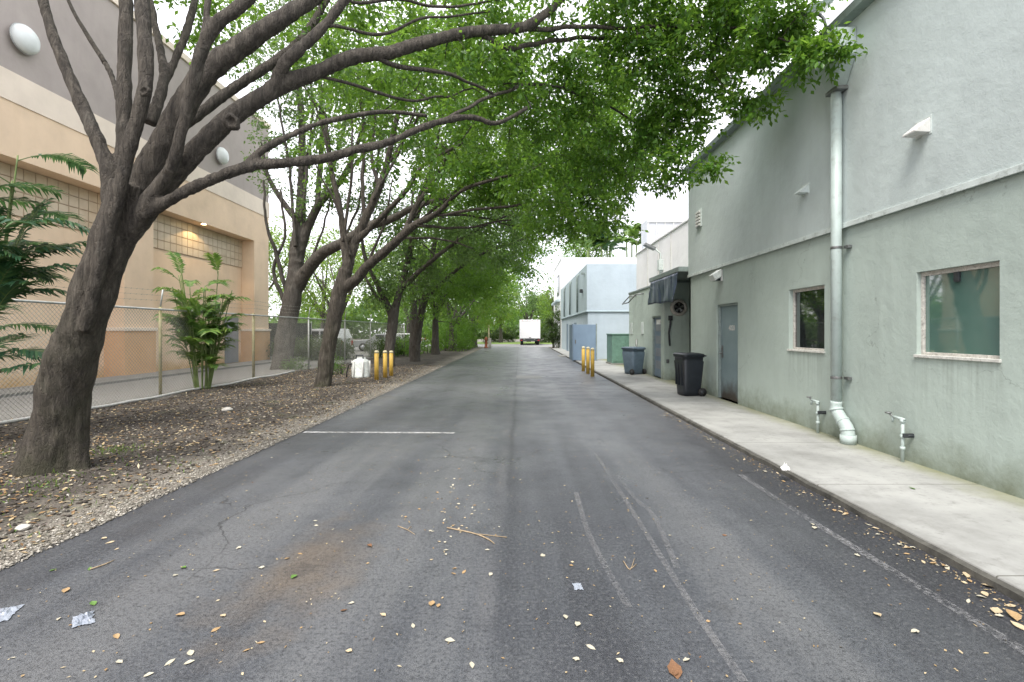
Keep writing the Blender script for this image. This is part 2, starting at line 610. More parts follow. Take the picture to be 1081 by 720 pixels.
def connect(sk, mb, targets, r0, r1, n=5, step=.35, sag=.08, rmax=.5, seed=0):
    """grow a curved branch from the nearest skeleton point to each target"""
    order = sorted(range(len(targets)), key=lambda i: sk.nearest(targets[i])[2])
    for i in order:
        q = Vector(targets[i])
        a, ra, d = sk.nearest(q)
        if d < .05: continue
        mid = a.lerp(q, .5) + Vector((random.gauss(0, 1), random.gauss(0, 1), random.gauss(0, .7))) * d * .12 + Vector((0, 0, d * sag))
        rr0 = min(r0, ra * rmax)
        pts, rad = catmull([a, mid, q], [rr0, (rr0 + r1) / 2, r1], step)
        for k in range(1, len(pts) - 1):
            pts[k] = pts[k] + Vector((random.gauss(0, 1), random.gauss(0, 1), random.gauss(0, 1))) * min(.04, d * .03)
        mb.tube(pts, rad, n, cap=False)
        sk.put(pts[1:], rad[1:])


def ground_z(x, y):
    """height of the dirt verge left of the road"""
    d = -3.45 - x
    if d < 0: return -.02
    h = min(1, d / 1.2) * .05 + noise.noise(Vector((x * .55, y * .55, 3))) * .05 * min(1, d) + noise.noise(Vector((x * 2.3, y * 2.3, 9))) * .018 * min(1, d)
    if d > 5.6: h = h * max(0, 1 - (d - 5.6) / 1.5) + .02
    return h + .004


# ------------------------------------------------------------------ the ground, road, sidewalk
t = NT('ground_soil')
c = t.ramp(t.noise(.4, 6), [(.3, (.12, .11, .09)), (.7, (.2, .19, .16))])
M['ground'] = t.out(c, .95, t.bump(t.noise(20), .4, .02))

t = NT('asphalt')
X, Y, Z = t.xyz()
fine = t.noise(170, 3, .7)
c = t.ramp(t.noise(.8, 6, .6), [(.3, (.068, .075, .088)), (.5, (.100, .108, .121)), (.72, (.148, .157, .168))])
# long tyre-worn bands along the lane
band = t.noise(1.0, 4, .55, vec=t.coord((1.1, .06, 1)))
c = t.mix(t.math('MULTIPLY', t.mask(band, .50, .62), .6), c, (.19, .195, .20))
c = t.mix(t.math('MULTIPLY', t.mask(band, .50, .36), .7), c, (.035, .037, .045))
# paler streaky asphalt, growing stronger further along the alley
yw = t.math('MULTIPLY', t.mask(Y, 4, 16), t.mask(t.noise(.35, 4, .6, vec=t.coord((2, .06, 1))), .2, .55))
c = t.mix(t.math('MULTIPLY', yw, .7), c, (.20, .208, .216))
# fresh black strip along the kerb and left edge
xs = t.math('ADD', X, t.math('MULTIPLY', t.math('SUBTRACT', t.noise(1.3, 5), .5), .5))
c = t.mix(t.math('MULTIPLY', t.math('MULTIPLY', t.mask(xs, 2.15, 2.55), t.mask(Y, 12, 6)), .75), c, (.028, .028, .034))
c = t.mix(t.math('MULTIPLY', t.mask(xs, -3.05, -3.5), .6), c, (.032, .033, .038))
# brown stain
dx = t.math('MULTIPLY', t.math('ADD', X, 1.42), 1.6)
dy = t.math('MULTIPLY', t.math('SUBTRACT', Y, 3.35), .75)
dd = t.math('SQRT', t.math('ADD', t.math('MULTIPLY', dx, dx), t.math('MULTIPLY', dy, dy)))
dd = t.math('ADD', dd, t.math('MULTIPLY', t.math('SUBTRACT', t.noise(3, 5), .5), 1.3))
c = t.mix(t.math('MULTIPLY', t.mask(dd, .75, .1), .6), c, (.19, .145, .10))
# centre seam
sx = t.math('ABSOLUTE', t.math('ADD', t.math('ADD', X, .2), t.math('MULTIPLY', t.math('SUBTRACT', t.noise(.5, 3), .5), .15)))
sm = t.math('MULTIPLY', t.mask(sx, .09, .02), t.mask(t.noise(1.2, 4), .3, .6))
c = t.mix(t.math('MULTIPLY', sm, .45), c, (.17, .17, .175))
sx2 = t.math('ABSOLUTE', t.math('ADD', t.math('ADD', X, .10), t.math('MULTIPLY', t.math('SUBTRACT', t.noise(.5, 3), .5), .15)))
c = t.mix(t.math('MULTIPLY', t.mask(sx2, .05, .01), t.math('MULTIPLY', t.mask(Y, 4.5, 7), .5)), c, (.03, .03, .034))
gr = t.noise(42, 4, .8)
c = t.mix(t.math('MULTIPLY', t.mask(gr, .50, .36), .7), c, (.026, .027, .032))
c = t.mix(t.math('MULTIPLY', t.mask(gr, .53, .68), .6), c, (.19, .19, .192))
c = t.mix(t.math('MULTIPLY', t.mask(t.noise(5, 6, .75), .52, .7), .35), c, (.04, .042, .048))
vc = t.n('ShaderNodeTexVoronoi', feature='DISTANCE_TO_EDGE')
vc.inputs['Scale'].default_value = .45
nn_ = t.n('ShaderNodeTexNoise')
nn_.inputs['Scale'].default_value = 1.6
nn_.inputs['Detail'].default_value = 8
t.l(t.coord(), nn_.inputs['Vector'])
ad = t.n('ShaderNodeVectorMath', operation='ADD')
t.l(t.coord(), ad.inputs[0])
t.l(nn_.outputs['Color'], ad.inputs[1])
t.l(ad.outputs[0], vc.inputs['Vector'])
c = t.mix(t.math('MULTIPLY', t.math('MULTIPLY', t.mask(vc.outputs['Distance'], .006, .002), t.mask(t.noise(.6, 3), .48, .56)), .7), c, (.018, .018, .02))
oil = t.noise(1.1, 3, .6)
c = t.mix(t.math('MULTIPLY', t.mask(oil, .64, .72), .45), c, (.04, .04, .043))
# white aggregate specks
vo = t.n('ShaderNodeTexVoronoi')
vo.inputs['Scale'].default_value = 85
t.l(t.coord(), vo.inputs['Vector'])
c = t.mix(t.math('MULTIPLY', t.mask(vo.outputs['Distance'], .22, .12), .35), c, (.24, .24, .24))
c = t.mix(t.math('MULTIPLY', t.mask(fine, .5, .36), .75), c, (.02, .021, .024))
nrm = t.bump(fine, .8, .008)
nrm = t.bump(t.noise(2.2, 4), .25, .03, nrm)
M['asphalt'] = t.out(c, t.mask(t.noise(1.4, 4), -.1, 1.4), nrm, spec=.35)
M['asphalt'].node_tree.nodes['Principled BSDF'].inputs['Roughness'].default_value = .8

t = NT('sidewalk_concrete')
X, Y, Z = t.xyz()
c = t.ramp(t.noise(.9, 7, .65), [(.28, (.20, .20, .19)), (.5, (.32, .322, .31)), (.72, (.42, .422, .405))])
c = t.mix(t.math('MULTIPLY', t.mask(t.noise(3.5, 7, .7), .52, .72), .5), c, (.18, .178, .165))
c = t.mix(t.math('MULTIPLY', t.mask(t.noise(14, 7, .75), .55, .7), .4), c, (.16, .16, .15))
ex = t.math('ADD', X, t.math('MULTIPLY', t.math('SUBTRACT', t.noise(2.5, 6, .7), .5), .6))
c = t.mix(t.math('MULTIPLY', t.mask(ex, 4.22, 4.7), .8), c, (.19, .20, .09))
c = t.mix(t.math('MULTIPLY', t.mask(ex, 3.12, 2.86), .55), c, (.13, .125, .11))
fr = t.math('FRACT', t.math('DIVIDE', t.math('ADD', Y, .62), 1.85))
jt = t.math('LESS_THAN', fr, .006)
c = t.mix(t.math('MULTIPLY', jt, .8), c, (.07, .065, .05))
nrm = t.bump(t.noise(90, 4, .7), .35, .005)
nrm = t.bump(t.noise(1.5, 3), .3, .03, nrm)
M['sidewalk'] = t.out(c, .85, nrm)

t = NT('kerb_edge')
c = t.ramp(t.noise(5, 6, .7), [(.3, (.03, .03, .026)), (.7, (.12, .115, .10))])
M['kerb'] = t.out(c, .9, t.bump(t.noise(40, 4), .5, .01))

t = NT('verge_dirt')
X, Y, Z = t.xyz()
n1 = t.noise(1.3, 7, .7)
c = t.ramp(n1, [(.3, (.028, .023, .019)), (.55, (.068, .057, .047)), (.75, (.14, .122, .10))])
ex = t.math('ADD', X, t.math('MULTIPLY', t.math('SUBTRACT', t.noise(1.1, 6, .7), .5), 2.2))
c = t.mix(t.mask(ex, -4.4, -3.7), c, (.20, .18, .15))
c = t.mix(t.math('MULTIPLY', t.mask(ex, -8.2, -8.9), .85), c, (.24, .235, .22))
g2 = t.math('MULTIPLY', t.mask(t.noise(1.6, 5, .7), .58, .68), .35)
c = t.mix(g2, c, (.10, .13, .05))
vo = t.n('ShaderNodeTexVoronoi')
vo.inputs['Scale'].default_value = 38
t.l(t.coord(), vo.inputs['Vector'])
c = t.mix(t.math('MULTIPLY', t.mask(vo.outputs['Distance'], .4, .1), .45), c, t.mix(.5, c, vo.outputs['Color'], 'OVERLAY'))
nrm = t.bump(vo.outputs['Distance'], .7, .02)
nrm = t.bump(t.noise(12, 6, .7), .7, .03, nrm)
M['verge'] = t.out(c, .95, nrm)

MB().add([(-300, -60, -.03), (300, -60, -.03), (300, 400, -.03), (-300, 400, -.03)], [(0, 1, 2, 3)]).build('ground', 'ground')['kind'] = 'structure'
# road with a slightly ragged left edge
v, f = [], []
ys = list(np.arange(-8, 20, .12)) + list(np.arange(20, 51, .5)) + [51]
for i, y in enumerate(ys):
    v += [(-3.5 + noise.noise(Vector((0, y * 1.3, 0))) * .06 + noise.noise(Vector((5, y * 6, 0))) * .025, y, 0), (0, y, 0), (2.97, y, 0)]
    if i: f += [(3 * i - 3, 3 * i - 2, 3 * i + 1, 3 * i), (3 * i - 2, 3 * i - 1, 3 * i + 2, 3 * i + 1)]
MB().add(v, f).build('road', 'asphalt')['kind'] = 'structure'
M['pale_road'] = simple('pale_cross_road', (.26, .26, .26), .85, .12, .4)
MB().add([(-80, 51, -.004), (80, 51, -.004), (80, 62, -.004), (-80, 62, -.004)], [(0, 1, 2, 3)]).build('cross_road', 'pale_road')['kind'] = 'structure'
M['turf'] = simple('lawn', (.16, .24, .05), .9, .25, 1)
MB().add([(-80, 62, .03), (80, 62, .03), (80, 75, .05), (-80, 75, .05)], [(0, 1, 2, 3)]).build('grass_strip', 'turf')['kind'] = 'structure'
# verge
v, f = [], []
xs_ = list(np.arange(-3.42, -9.6, -.12)) + [-10.5, -11.5, -12.3, -14, -18, -30, -60]
ys = list(np.arange(-4, 20, .14)) + list(np.arange(20, 51.5, .8))
for i, y in enumerate(ys):
    for j, x in enumerate(xs_):
        xx = x + (noise.noise(Vector((0, y * 3, 7))) * .05 if j == 0 else 0)
        v.append((xx, y, ground_z(x, y) if x > -12 else .02))
nx = len(xs_)
for i in range(len(ys) - 1):
    for j in range(nx - 1):
        f.append((i * nx + j, i * nx + j + 1, (i + 1) * nx + j + 1, (i + 1) * nx + j))
mb = MB().add(v, f, True)
mb.build('dirt_verge', 'verge')['kind'] = 'structure'
MB().box(-13.7, -12.35, 4, 27, .0, .09).build('path', 'sidewalk')['kind'] = 'structure'
# sidewalk and its dark edge
mb = MB()
mb.box(2.99, 4.9, -8, 45, -.02, .07)
mb.box(4.9, 8.5, 20.7, 45, -.02, .066)
mb.build('sidewalk', 'sidewalk', bevel=.012)['kind'] = 'structure'
v, f = [], []
ys = list(np.arange(-8, 45, .15))
for i, y in enumerate(ys):
    w_ = noise.noise(Vector((3, y * 2.5, 0))) * .012 + noise.noise(Vector((9, y * 9, 0))) * .008
    v += [(2.945 + w_, y, -.01), (2.95 + w_, y, .045 + w_ * .6), (2.988, y, .058 + w_ * .6), (2.9889, y, -.01)]
    if i:
        o_ = 4 * i
        f += [(o_ - 4, o_ - 3, o_ + 1, o_), (o_ - 3, o_ - 2, o_ + 2, o_ + 1)]
MB().add(v, f).build('kerb', 'kerb')['kind'] = 'structure'
MB().add([G(553, 379.5, .0) + Vector((2.2, 0, .05)), ], []) if False else None
mb = MB().prism([(2.55, .004), (2.95, .004), (2.95, .06)], 'y', 31, 33)
mb.build('kerb_ramp', 'sidewalk')['kind'] = 'structure'

# painted markings: worn white with gaps
def paint(name, colr, wear, sc=16, amax=1.0):
    t = NT(name)
    n1 = t.noise(sc, 8, .8)
    n2 = t.noise(1.2, 4)
    al = t.math('MULTIPLY', t.mask(t.math('ADD', n1, t.math('MULTIPLY', n2, .3)), wear, wear + .2), amax)
    t.l(al, t.b.inputs['Alpha'])
    return t.out(colr, .8, t.bump(t.noise(150, 3), .5, .006))


M['line_white'] = paint('worn_white_paint', (.55, .55, .54), .50)
M['line_thin'] = paint('faded_white_paint', (.30, .30, .31), .60, 30, .7)
M['scuff'] = paint('tyre_scuff', (.24, .24, .245), .56, 38, .5)
M['line_yellow'] = paint('faded_yellow_paint', (.40, .36, .16), .60)
M['line_patch'] = simple('pale_patch', (.30, .30, .29), .85, .1, 6)


def strip(name, pts, w, mat, z=.004):
    v, f = [], []
    for i, (x, y) in enumerate(pts):
        a = Vector(pts[max(0, i - 1)])
        b = Vector(pts[min(len(pts) - 1, i + 1)])
        d = (b - a).normalized()
        nrm_ = Vector((-d.y, d.x)) * w / 2
        v += [(x + nrm_.x, y + nrm_.y, z), (x - nrm_.x, y - nrm_.y, z)]
        if i: f.append((2 * i - 2, 2 * i - 1, 2 * i + 1, 2 * i))
    o = MB().add(v, f).build(name, mat)
    o['kind'] = 'structure'
    return o


strip('bay_line', [(-3.42, 7.82), (-1.02, 7.76)], .10, 'line_white')
strip('bay_line', [(-3.4, 14.6), (-.75, 14.6)], .11, 'line_thin')
strip('bay_line', [(-3.4, 20.9), (-.8, 20.9)], .11, 'line_thin')
strip('bay_line', [(-3.4, 28), (2.4, 28)], .16, 'line_yellow')
strip('edge_line', [(2.5 + .04 * math.sin(y), y) for y in np.arange(1.5, 5.6, .2)], .07, 'line_thin')
strip('patch', [(-.1, 17.3), (.78, 17.3)], 1.1, 'line_patch')
# curved tyre scuffs, from the photo's ground points
for pts_px in ([(628, 478), (655, 520), (680, 560), (705, 600), (740, 655), (785, 720)],
               [(650, 500), (672, 528), (690, 545), (715, 600)], [(608, 520), (620, 560), (640, 600), (664, 642)]):
    pp = [G(*q) for q in pts_px]
    p2, _ = catmull(pp, [0] * len(pp), .1)
    strip('scuff_mark', [(q.x, q.y) for q in p2], .045, 'scuff', .005)


# ------------------------------------------------------------------ buildings
def wall_plane(mb, x, y0, y1, z0, z1, ops, depth, mi=0):
    """wall sheet in the plane X = x with rectangular openings and reveals going to x + depth"""
    Ys = sorted({y0, y1, *[o[0] for o in ops], *[o[1] for o in ops]})
    Zs = sorted({z0, z1, *[o[2] for o in ops], *[o[3] for o in ops]})
    for a, b in zip(Ys, Ys[1:]):
        for c_, d in zip(Zs, Zs[1:]):
            if any(o[0] <= a and b <= o[1] and o[2] <= c_ and d <= o[3] for o in ops): continue
            mb.add([(x, a, c_), (x, b, c_), (x, b, d), (x, a, d)], [(0, 1, 2, 3)], mi=mi)
    for o in ops:
        a, b, c_, d = o
        X2 = x + depth
        mb.add([(x, a, c_), (x, b, c_), (x, b, d), (x, a, d), (X2, a, c_), (X2, b, c_), (X2, b, d), (X2, a, d)],
               [(0, 1, 5, 4), (1, 2, 6, 5), (2, 3, 7, 6), (3, 0, 4, 7)], mi=mi)


WX = 4.6
bld = thing('stucco_building', 'long two-tone sage green stucco building with grey door and two windows on the right', 'building', (WX, 3, 0))
def bp(mb, name, mat, parent=None, bevel=0):
    o = mb.build(name, mat, None, bevel)
    o.parent = parent or bld
    # geometry is in world coordinates; bring it to the parent's frame
    par = parent or bld
    loc = Vector((0, 0, 0))
    while par is not None:
        loc += par.location
        par = par.parent
    for vv in o.data.vertices: vv.co -= loc
    return o


# NOTE: part meshes are shifted, so materials that read Object Z still measure from the ground (roots sit at z 0)
door_o = (10.36, 11.46, .07, 2.22)
win_a = (7.42, 8.40, 1.30, 2.31)
win_b = (4.715, 5.70, 1.33, 2.285)
mb = MB()
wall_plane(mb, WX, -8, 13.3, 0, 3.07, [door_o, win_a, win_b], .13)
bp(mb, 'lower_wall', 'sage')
mb = MB()
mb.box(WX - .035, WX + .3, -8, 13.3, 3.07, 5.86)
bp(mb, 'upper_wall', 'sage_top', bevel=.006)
mb = MB()
mb.box(WX + .15, 18, -8, 13.28, 0, 5.8)
mb.box(WX, WX + .15, 13.2, 13.3, 0, 3.07)
bp(mb, 'end_wall', 'sage')
mb = MB()
mb.box(WX - .055, WX - .036, -8, 13.3, 3.05, 3.12)
bp(mb, 'ledge', 'trim', bevel=.004)
mb = MB()
mb.prism([(WX - .19, 5.97), (WX - .17, 5.87), (WX - .03, 5.85), (WX - .03, 5.98), (WX - .05, 5.98), (WX - .06, 5.9), (WX - .15, 5.9), (WX - .17, 5.99)], 'y', -8, 13.3)
bp(mb, 'gutter', 'trim_dark')
mb = MB()
mb.box(WX - .03, 18, -8, 13.32, 5.86, 5.96)
bp(mb, 'roof', 'trim', bevel=.01)
# door
y0, y1, z0, z1 = door_o
d = bp(MB().box(WX + .085, WX + .13, y0 + .05, y1 - .05, z0 + .012, z1 - .05), 'door', 'door', bevel=.004)
mb = MB()
mb.box(WX + .03, WX + .084, y0, y0 + .05, z0, z1)
mb.box(WX + .03, WX + .084, y1 - .05, y1, z0, z1)
mb.box(WX + .03, WX + .084, y0 + .05, y1 - .05, z1 - .05, z1)
bp(mb, 'frame', 'trim_dark', d, .003)
mb = MB()
mb.box(WX + .075, WX + .086, y1 - .16, y1 - .08, 1.0, 1.28)
mb.tube([(WX + .08, y1 - .12, 1.10), (WX + .01, y1 - .12, 1.10), (WX + .01, y1 - .25, 1.10)], .012, 8)
mb.lathe([(.0, 0), (.022, 0), (.022, .02), (0, .02)], 12, (WX + .065, y1 - .12, 1.2))
bp(mb, 'handle', 'steel', d)
for zz_ in (.32, 1.18, 2.0):
    mb = MB()
    mb.tube([(WX + .075, y0 + .052, zz_ - .05), (WX + .075, y0 + .052, zz_ + .05)], .011, 8)
    bp(mb, 'hinge', 'dark_metal', d)
tx = bpy.data.curves.new('door_number', 'FONT')
tx.body = '4020'
tx.size = .155
tx.extrude = .001
tx.offset = .004
tx.align_x = 'CENTER'
to = bpy.data.objects.new('tmp', tx)
me = bpy.data.meshes.new_from_object(to)
bpy.data.objects.remove(to)
me.materials.append(M['white_paint'])
# local x of the text runs towards the camera (-Y) and it faces -X
rot = Matrix(((0, 0, -1), (-1, 0, 0), (0, 1, 0))).to_4x4()
me.transform(Matrix.Translation((.083, 7.85, 1.63)) @ rot)
no = bpy.data.objects.new('door_number', me)
C.objects.link(no)
no.parent = d


def window(parent, x, op, pane, dx=1, mull=0, deep=.07, frame_mat='frame', sill=True):
    y0, y1, z0, z1 = op
    fw = .035
    xs0, xs1 = sorted((x + dx * deep, x + dx * (deep + .045)))
    mb = MB()
    mb.box(xs0, xs1, y0, y0 + fw, z0, z1)
    mb.box(xs0, xs1, y1 - fw, y1, z0, z1)
    mb.box(xs0, xs1, y0 + fw, y1 - fw, z1 - fw - .015, z1)
    mb.box(xs0, xs1, y0 + fw, y1 - fw, z0, z0 + fw)
    w = bp(mb, 'window', frame_mat, parent, .003)
    xp = x + dx * (deep + .025)
    mb = MB()
    mb.box(min(xp, xp + dx * .006), max(xp, xp + dx * .006), y0 + fw, y1 - fw, z0 + fw, z1 - fw - .015)
    bp(mb, 'pane', pane, w)
    if sill:
        xa, xb = sorted((x - dx * .025, x + dx * (deep - .002)))
        mb = MB()
        mb.box(xa, xb, y0 - .02, y1 + .02, z0 - .028, z0 + .004)
        bp(mb, 'sill', 'sill', w, .004)
    return w


window(bld, WX, win_a, 'pane_dark')
wb = window(bld, WX, win_b, 'pane_green', deep=.05)
mb = MB()
mb.box(WX + .045, WX + .0745, 5.21, 5.27, 2.13, 2.235)
bp(mb, 'latch', 'dark_metal', wb, .004)

# downpipe with hopper
dp = thing('downpipe', 'thick painted rain downpipe with hopper box and bent foot on sage wall', 'downpipe', (4.48, 6.95, .07))
mb = MB()
mb.tube([(4.475, 6.95, 5.05), (4.475, 6.95, .60)], .068, 20)
bp(mb, 'pipe', 'pipe', dp)
mb = MB()
pts, rad = catmull([(4.475, 6.95, .62), (4.475, 6.95, .50), (4.485, 6.85, .38), (4.49, 6.75, .28), (4.49, 6.72, .16)], [.072, .076, .08, .084, .086], .03)
mb.tube(pts, rad, 20)
for k_ in (.50, .36, .24):
    j = min(range(len(pts)), key=lambda i: abs(pts[i].z - k_))
    dvec = (pts[min(j + 1, len(pts) - 1)] - pts[j - 1]).normalized()
    mb.tube([pts[j] - dvec * .014, pts[j] + dvec * .014], .09, 20)
mb.tube([(4.49, 6.72, .19), (4.49, 6.72, .072)], .10, 20)
bp(mb, 'shoe', 'pipe', dp)
for zz_ in (2.78, .95):
    mb = MB()
    mb.tube([(4.475, 6.95, zz_ - .018), (4.475, 6.95, zz_ + .018)], .074, 20)
    mb.box(4.545, 4.598, 6.80, 6.90, zz_ - .02, zz_ + .02)
    bp(mb, 'strap', 'steel', dp, .002)
mb = MB()
mb.box(4.27, 4.56, 6.66, 7.12, 5.36, 5.72)
v = [(4.27, 6.66, 5.36), (4.56, 6.66, 5.36), (4.56, 7.12, 5.36), (4.27, 7.12, 5.36), (4.39, 6.87, 5.02), (4.56, 6.87, 5.02), (4.56, 7.03, 5.02), (4.39, 7.03, 5.02)]
mb.add([Vector(q) - Vector((0, 0, .001)) for q in v], [(0, 1, 5, 4), (1, 2, 6, 5), (2, 3, 7, 6), (3, 0, 4, 7), (4, 5, 6, 7), (0, 1, 2, 3)])
bp(mb, 'hopper', 'pipe', dp, .004)
bp(MB().box(4.40, 4.56, 6.82, 7.08, 4.965, 5.018), 'collar', 'steel', dp, .004)

# standpipe taps
def tap(y, label, zt):
    o = thing('standpipe_tap', label, 'tap', (4.5, y, .07), group='taps along the sage wall')
    mb = MB()
    mb.tube([(0, 0, 0), (0, 0, zt)], .019, 10)
    for q in (.16, .30, zt - .02):
        mb.tube([(0, 0, q - .02), (0, 0, q + .02)], .028, 10)
    mb.build('riser', 'pipe', o)
    mb = MB()
    mb.tube([(0, -.03, zt), (-.01, .14, zt + .01)], .017, 10)
    mb.tube([(-.01, .13, zt + .02), (-.01, .15, zt - .06)], .015, 8)
    mb.build('spout', 'pipe', o)
    mb = MB()
    mb.tube([(-.01, .13, zt + .01), (-.01, .21, zt + .04)], .010, 8)
    mb.lathe([(.0, -.008), (.032, -.008), (.036, 0), (.032, .008), (0, .008)], 12, (-.01, .21, zt + .045))
    mb.build('handle', 'steel', o)
    mb = MB()
    mb.box(-.02, .1, -.045, -.02, .29, .34)
    mb.tube([(.03, -.04, .315), (.098, -.04, .315)], .014, 8)
    mb.build('wall_bracket', 'dark_metal', o, .003)


tap(7.42, 'old tap on thin riser just left of the thick downpipe foot', .47)
tap(5.78, 'old tap on painted riser below the green glass window', .50)

# wedge vents, louvre, lamps on the sage wall
def wedge(y, z, s, label):
    o = thing('wall_vent', label, 'vent', (WX - .035, y, z), group='wedge vents on the upper wall')
    w, dpt, h = .19 * s, .17 * s, .17 * s
    v = [(0, -w / 2, -h / 2), (0, w / 2, -h / 2), (0, w / 2, h / 2), (0, -w / 2, h / 2), (-dpt, -w / 2, -h * .45), (-dpt, w / 2, -h * .45), (-dpt, w / 2, -h * .32), (-dpt, -w / 2, -h * .32)]
    MB().add(v, [(0, 1, 2, 3), (4, 5, 6, 7), (0, 1, 5, 4), (3, 2, 6, 7), (0, 3, 7, 4), (1, 2, 6, 5)]).build('hood', 'white_paint' if s > .9 else 'trim', o, .006)
    MB().box(-.006, 0, -w / 2 - .02, w / 2 + .02, -h / 2 - .02, h / 2 + .02).build('flange', 'trim', o, .002)


wedge(5.56, 3.90, 1.0, 'white wedge-shaped vent hood high on the wall nearest the camera')
wedge(7.84, 3.86, .85, 'small grey wedge vent hood left of the downpipe')
o = thing('louvre_vent', 'small white louvred vent near the far corner of the upper wall', 'vent', (WX - .035, 12.46, 4.45))
MB().box(-.03, 0, -.16, .16, -.22, .22).build('frame', 'trim', o, .006)
mb = MB()
for k in range(5):
    mb.box(-.065, -.031, -.13, .13, -.19 + k * .08, -.14 + k * .08)
mb.build('slats', 'white_paint', o, .004)
o = thing('wall_lamp', 'small white floodlight on the sage wall above the grey numbered door', 'wall lamp', (WX, 11.2, 2.86))
MB().box(-.05, 0, -.09, .09, -.12, .14).build('back_plate', 'white_paint', o, .01)
v = [(-.05, -.13, .15), (-.05, .13, .15), (-.05, .13, -.02), (-.05, -.13, -.02), (-.24, -.13, .02), (-.24, .13, .02), (-.20, .13, -.12), (-.20, -.13, -.12)]
MB().add(v, [(0, 1, 2, 3), (4, 5, 6, 7), (0, 1, 5, 4), (3, 2, 6, 7), (0, 3, 7, 4), (1, 2, 6, 5)]).build('housing', 'cyl_white', o, .008)
MB().box(-.19, -.06, -.10, .10, -.115, -.06).build('lens', 'glass_dark', o)
# roof floodlight on the gutter
o = thing('roof_floodlight', 'flat grey floodlight on an arm at the roof edge by the hopper', 'floodlight', (4.36, 7.1, 5.97))
MB().tube([(.08, 0, -.02), (.02, 0, .16), (-.05, .05, .26)], .022, 8).build('arm', 'steel', o)
mt = Matrix.Translation((-.06, .1, .30)) @ Matrix.Rotation(R(-28), 4, 'Y')
MB().box(-.22, .22, -.17, .17, -.04, .04, M_=mt).build('head', 'trim_dark', o, .01)
MB().box(-.19, .19, -.14, .14, -.052, -.042, M_=mt).build('lens', 'white_paint', o)

# low building beyond, with recess
low = thing('low_building', 'low grey-green stucco annex with blue-grey door and shaded recess', 'building', (WX, 18, 0))
door2 = (15.98, 17.05, .07, 2.12)
mb = MB()
wall_plane(mb, WX, 15.6, 20.6, 0, 3.15, [door2], .13)
mb.add([(WX, 15.6, 0), (WX + 2.6, 15.6, 0), (WX + 2.6, 15.6, 3.15), (WX, 15.6, 3.15)], [(0, 1, 2, 3)])
mb.add([(WX + 2.6, 15.6, 0), (WX + 2.6, 13.3, 0), (WX + 2.6, 13.3, 3.15), (WX + 2.6, 15.6, 3.15)], [(0, 1, 2, 3)])
mb.add([(WX, 20.6, 0), (WX + 5, 20.6, 0), (WX + 5, 20.6, 3.15), (WX, 20.6, 3.15)], [(0, 1, 2, 3)])
bp(mb, 'wall', 'sage_low', low)
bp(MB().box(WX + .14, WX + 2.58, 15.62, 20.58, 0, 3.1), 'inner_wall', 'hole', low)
bp(MB().box(WX - .03, WX + 5, 15.62, 20.63, 3.15, 3.22), 'roof', 'trim_dark', low, .01)
bp(MB().box(WX - .30, WX + 2.6, 13.31, 16.3, 3.222, 3.36), 'canopy_slab', 'trim_dark', low, .012)
d2 = bp(MB().box(WX + .08, WX + .129, 16.03, 17.0, .08, 2.07), 'door', 'door_blue', low, .004)
mb = MB()
mb.box(WX + .02, WX + .079, 15.98, 16.03, .07, 2.12)
mb.box(WX + .02, WX + .079, 17.0, 17.05, .07, 2.12)
mb.box(WX + .02, WX + .079, 16.03, 17.0, 2.07, 2.12)
bp(mb, 'frame', 'trim_dark', d2)
mb = MB()
for q in range(4): mb.box(WX + .07, WX + .0795, 16.2, 16.85, .35 + q * .42, .62 + q * .42)
bp(mb, 'panel', 'door_grey', d2, .004)
bp(MB().box(WX + .068, WX + .079, 16.25, 16.75, 1.84, 2.0), 'notice', 'paper', d2)
for y_, nm in ((18.35, 'notice_board'), (20.1, 'meter_panel')):
    bp(MB().box(WX - .03, WX - .001, y_ - .15, y_ + .15, 1.5, 1.95), nm, 'trim', low, .006)
bp(MB().tube([(WX - .03, 19.2, 1.3), (WX - .03, 19.2, 1.05), (WX - .03, 19.15, 1.0)], .03, 8), 'hose_tap', 'steel', low)
mb = MB()
for y_ in (18.2, 19.3):
    mb.tube([(WX, y_, 3.0), (WX - .25, y_ + .15, 2.98), (WX - .45, y_ + .5, 2.7)], .022, 8)
mb.tube([(WX - .45, 18.7, 2.7), (WX - .45, 19.8, 2.7)], .022, 8)
bp(mb, 'awning_arm', 'steel', low)
mb = MB()
mb.tube([(4.78, 15.57, 2.0), (4.78, 15.55, 1.85), (4.73, 15.55, 1.55), (4.76, 15.56, 1.15)], .03, 8)
mb.box(4.72, 4.84, 15.52, 15.59, 1.95, 2.1)
bp(mb, 'cable_drop', 'dark_metal', low)
bp(MB().box(4.66, 4.74, 15.56, 15.597, .6, .72), 'outlet_box', 'steel', low)

# tarp hanging under the canopy slab
v, f = [], []
nu, nv = 46, 12
for i in range(nu + 1):
    for j in range(nv + 1):
        u, w_ = i / nu, j / nv
        y = 13.36 + u * 2.72
        bot = 2.42 + .03 * noise.noise(Vector((u * 5, 0, 2))) + .05 * u
        z_ = 3.2 - (3.2 - bot) * w_
        x = WX - .30 - .10 * w_ + .05 * noise.noise(Vector((u * 11 + w_ * 1.5, w_ * .8, 0))) * (w_ ** .6) + .03 * noise.noise(Vector((u * 26 + w_ * 4, w_, 4)))
        v.append((x, y + .10 * w_ * math.sin(u * 7), z_))
for i in range(nu):
    for j in range(nv):
        a = i * (nv + 1) + j
        f.append((a, a + 1, a + nv + 2, a + nv + 1))
o = MB().add(v, f, True).build('tarp_awning', 'tarp')
md = o.modifiers.new('solid', 'SOLIDIFY')
md.thickness = .006
tag(o, 'creased navy blue tarp hanging from the canopy over the recess', 'tarp')
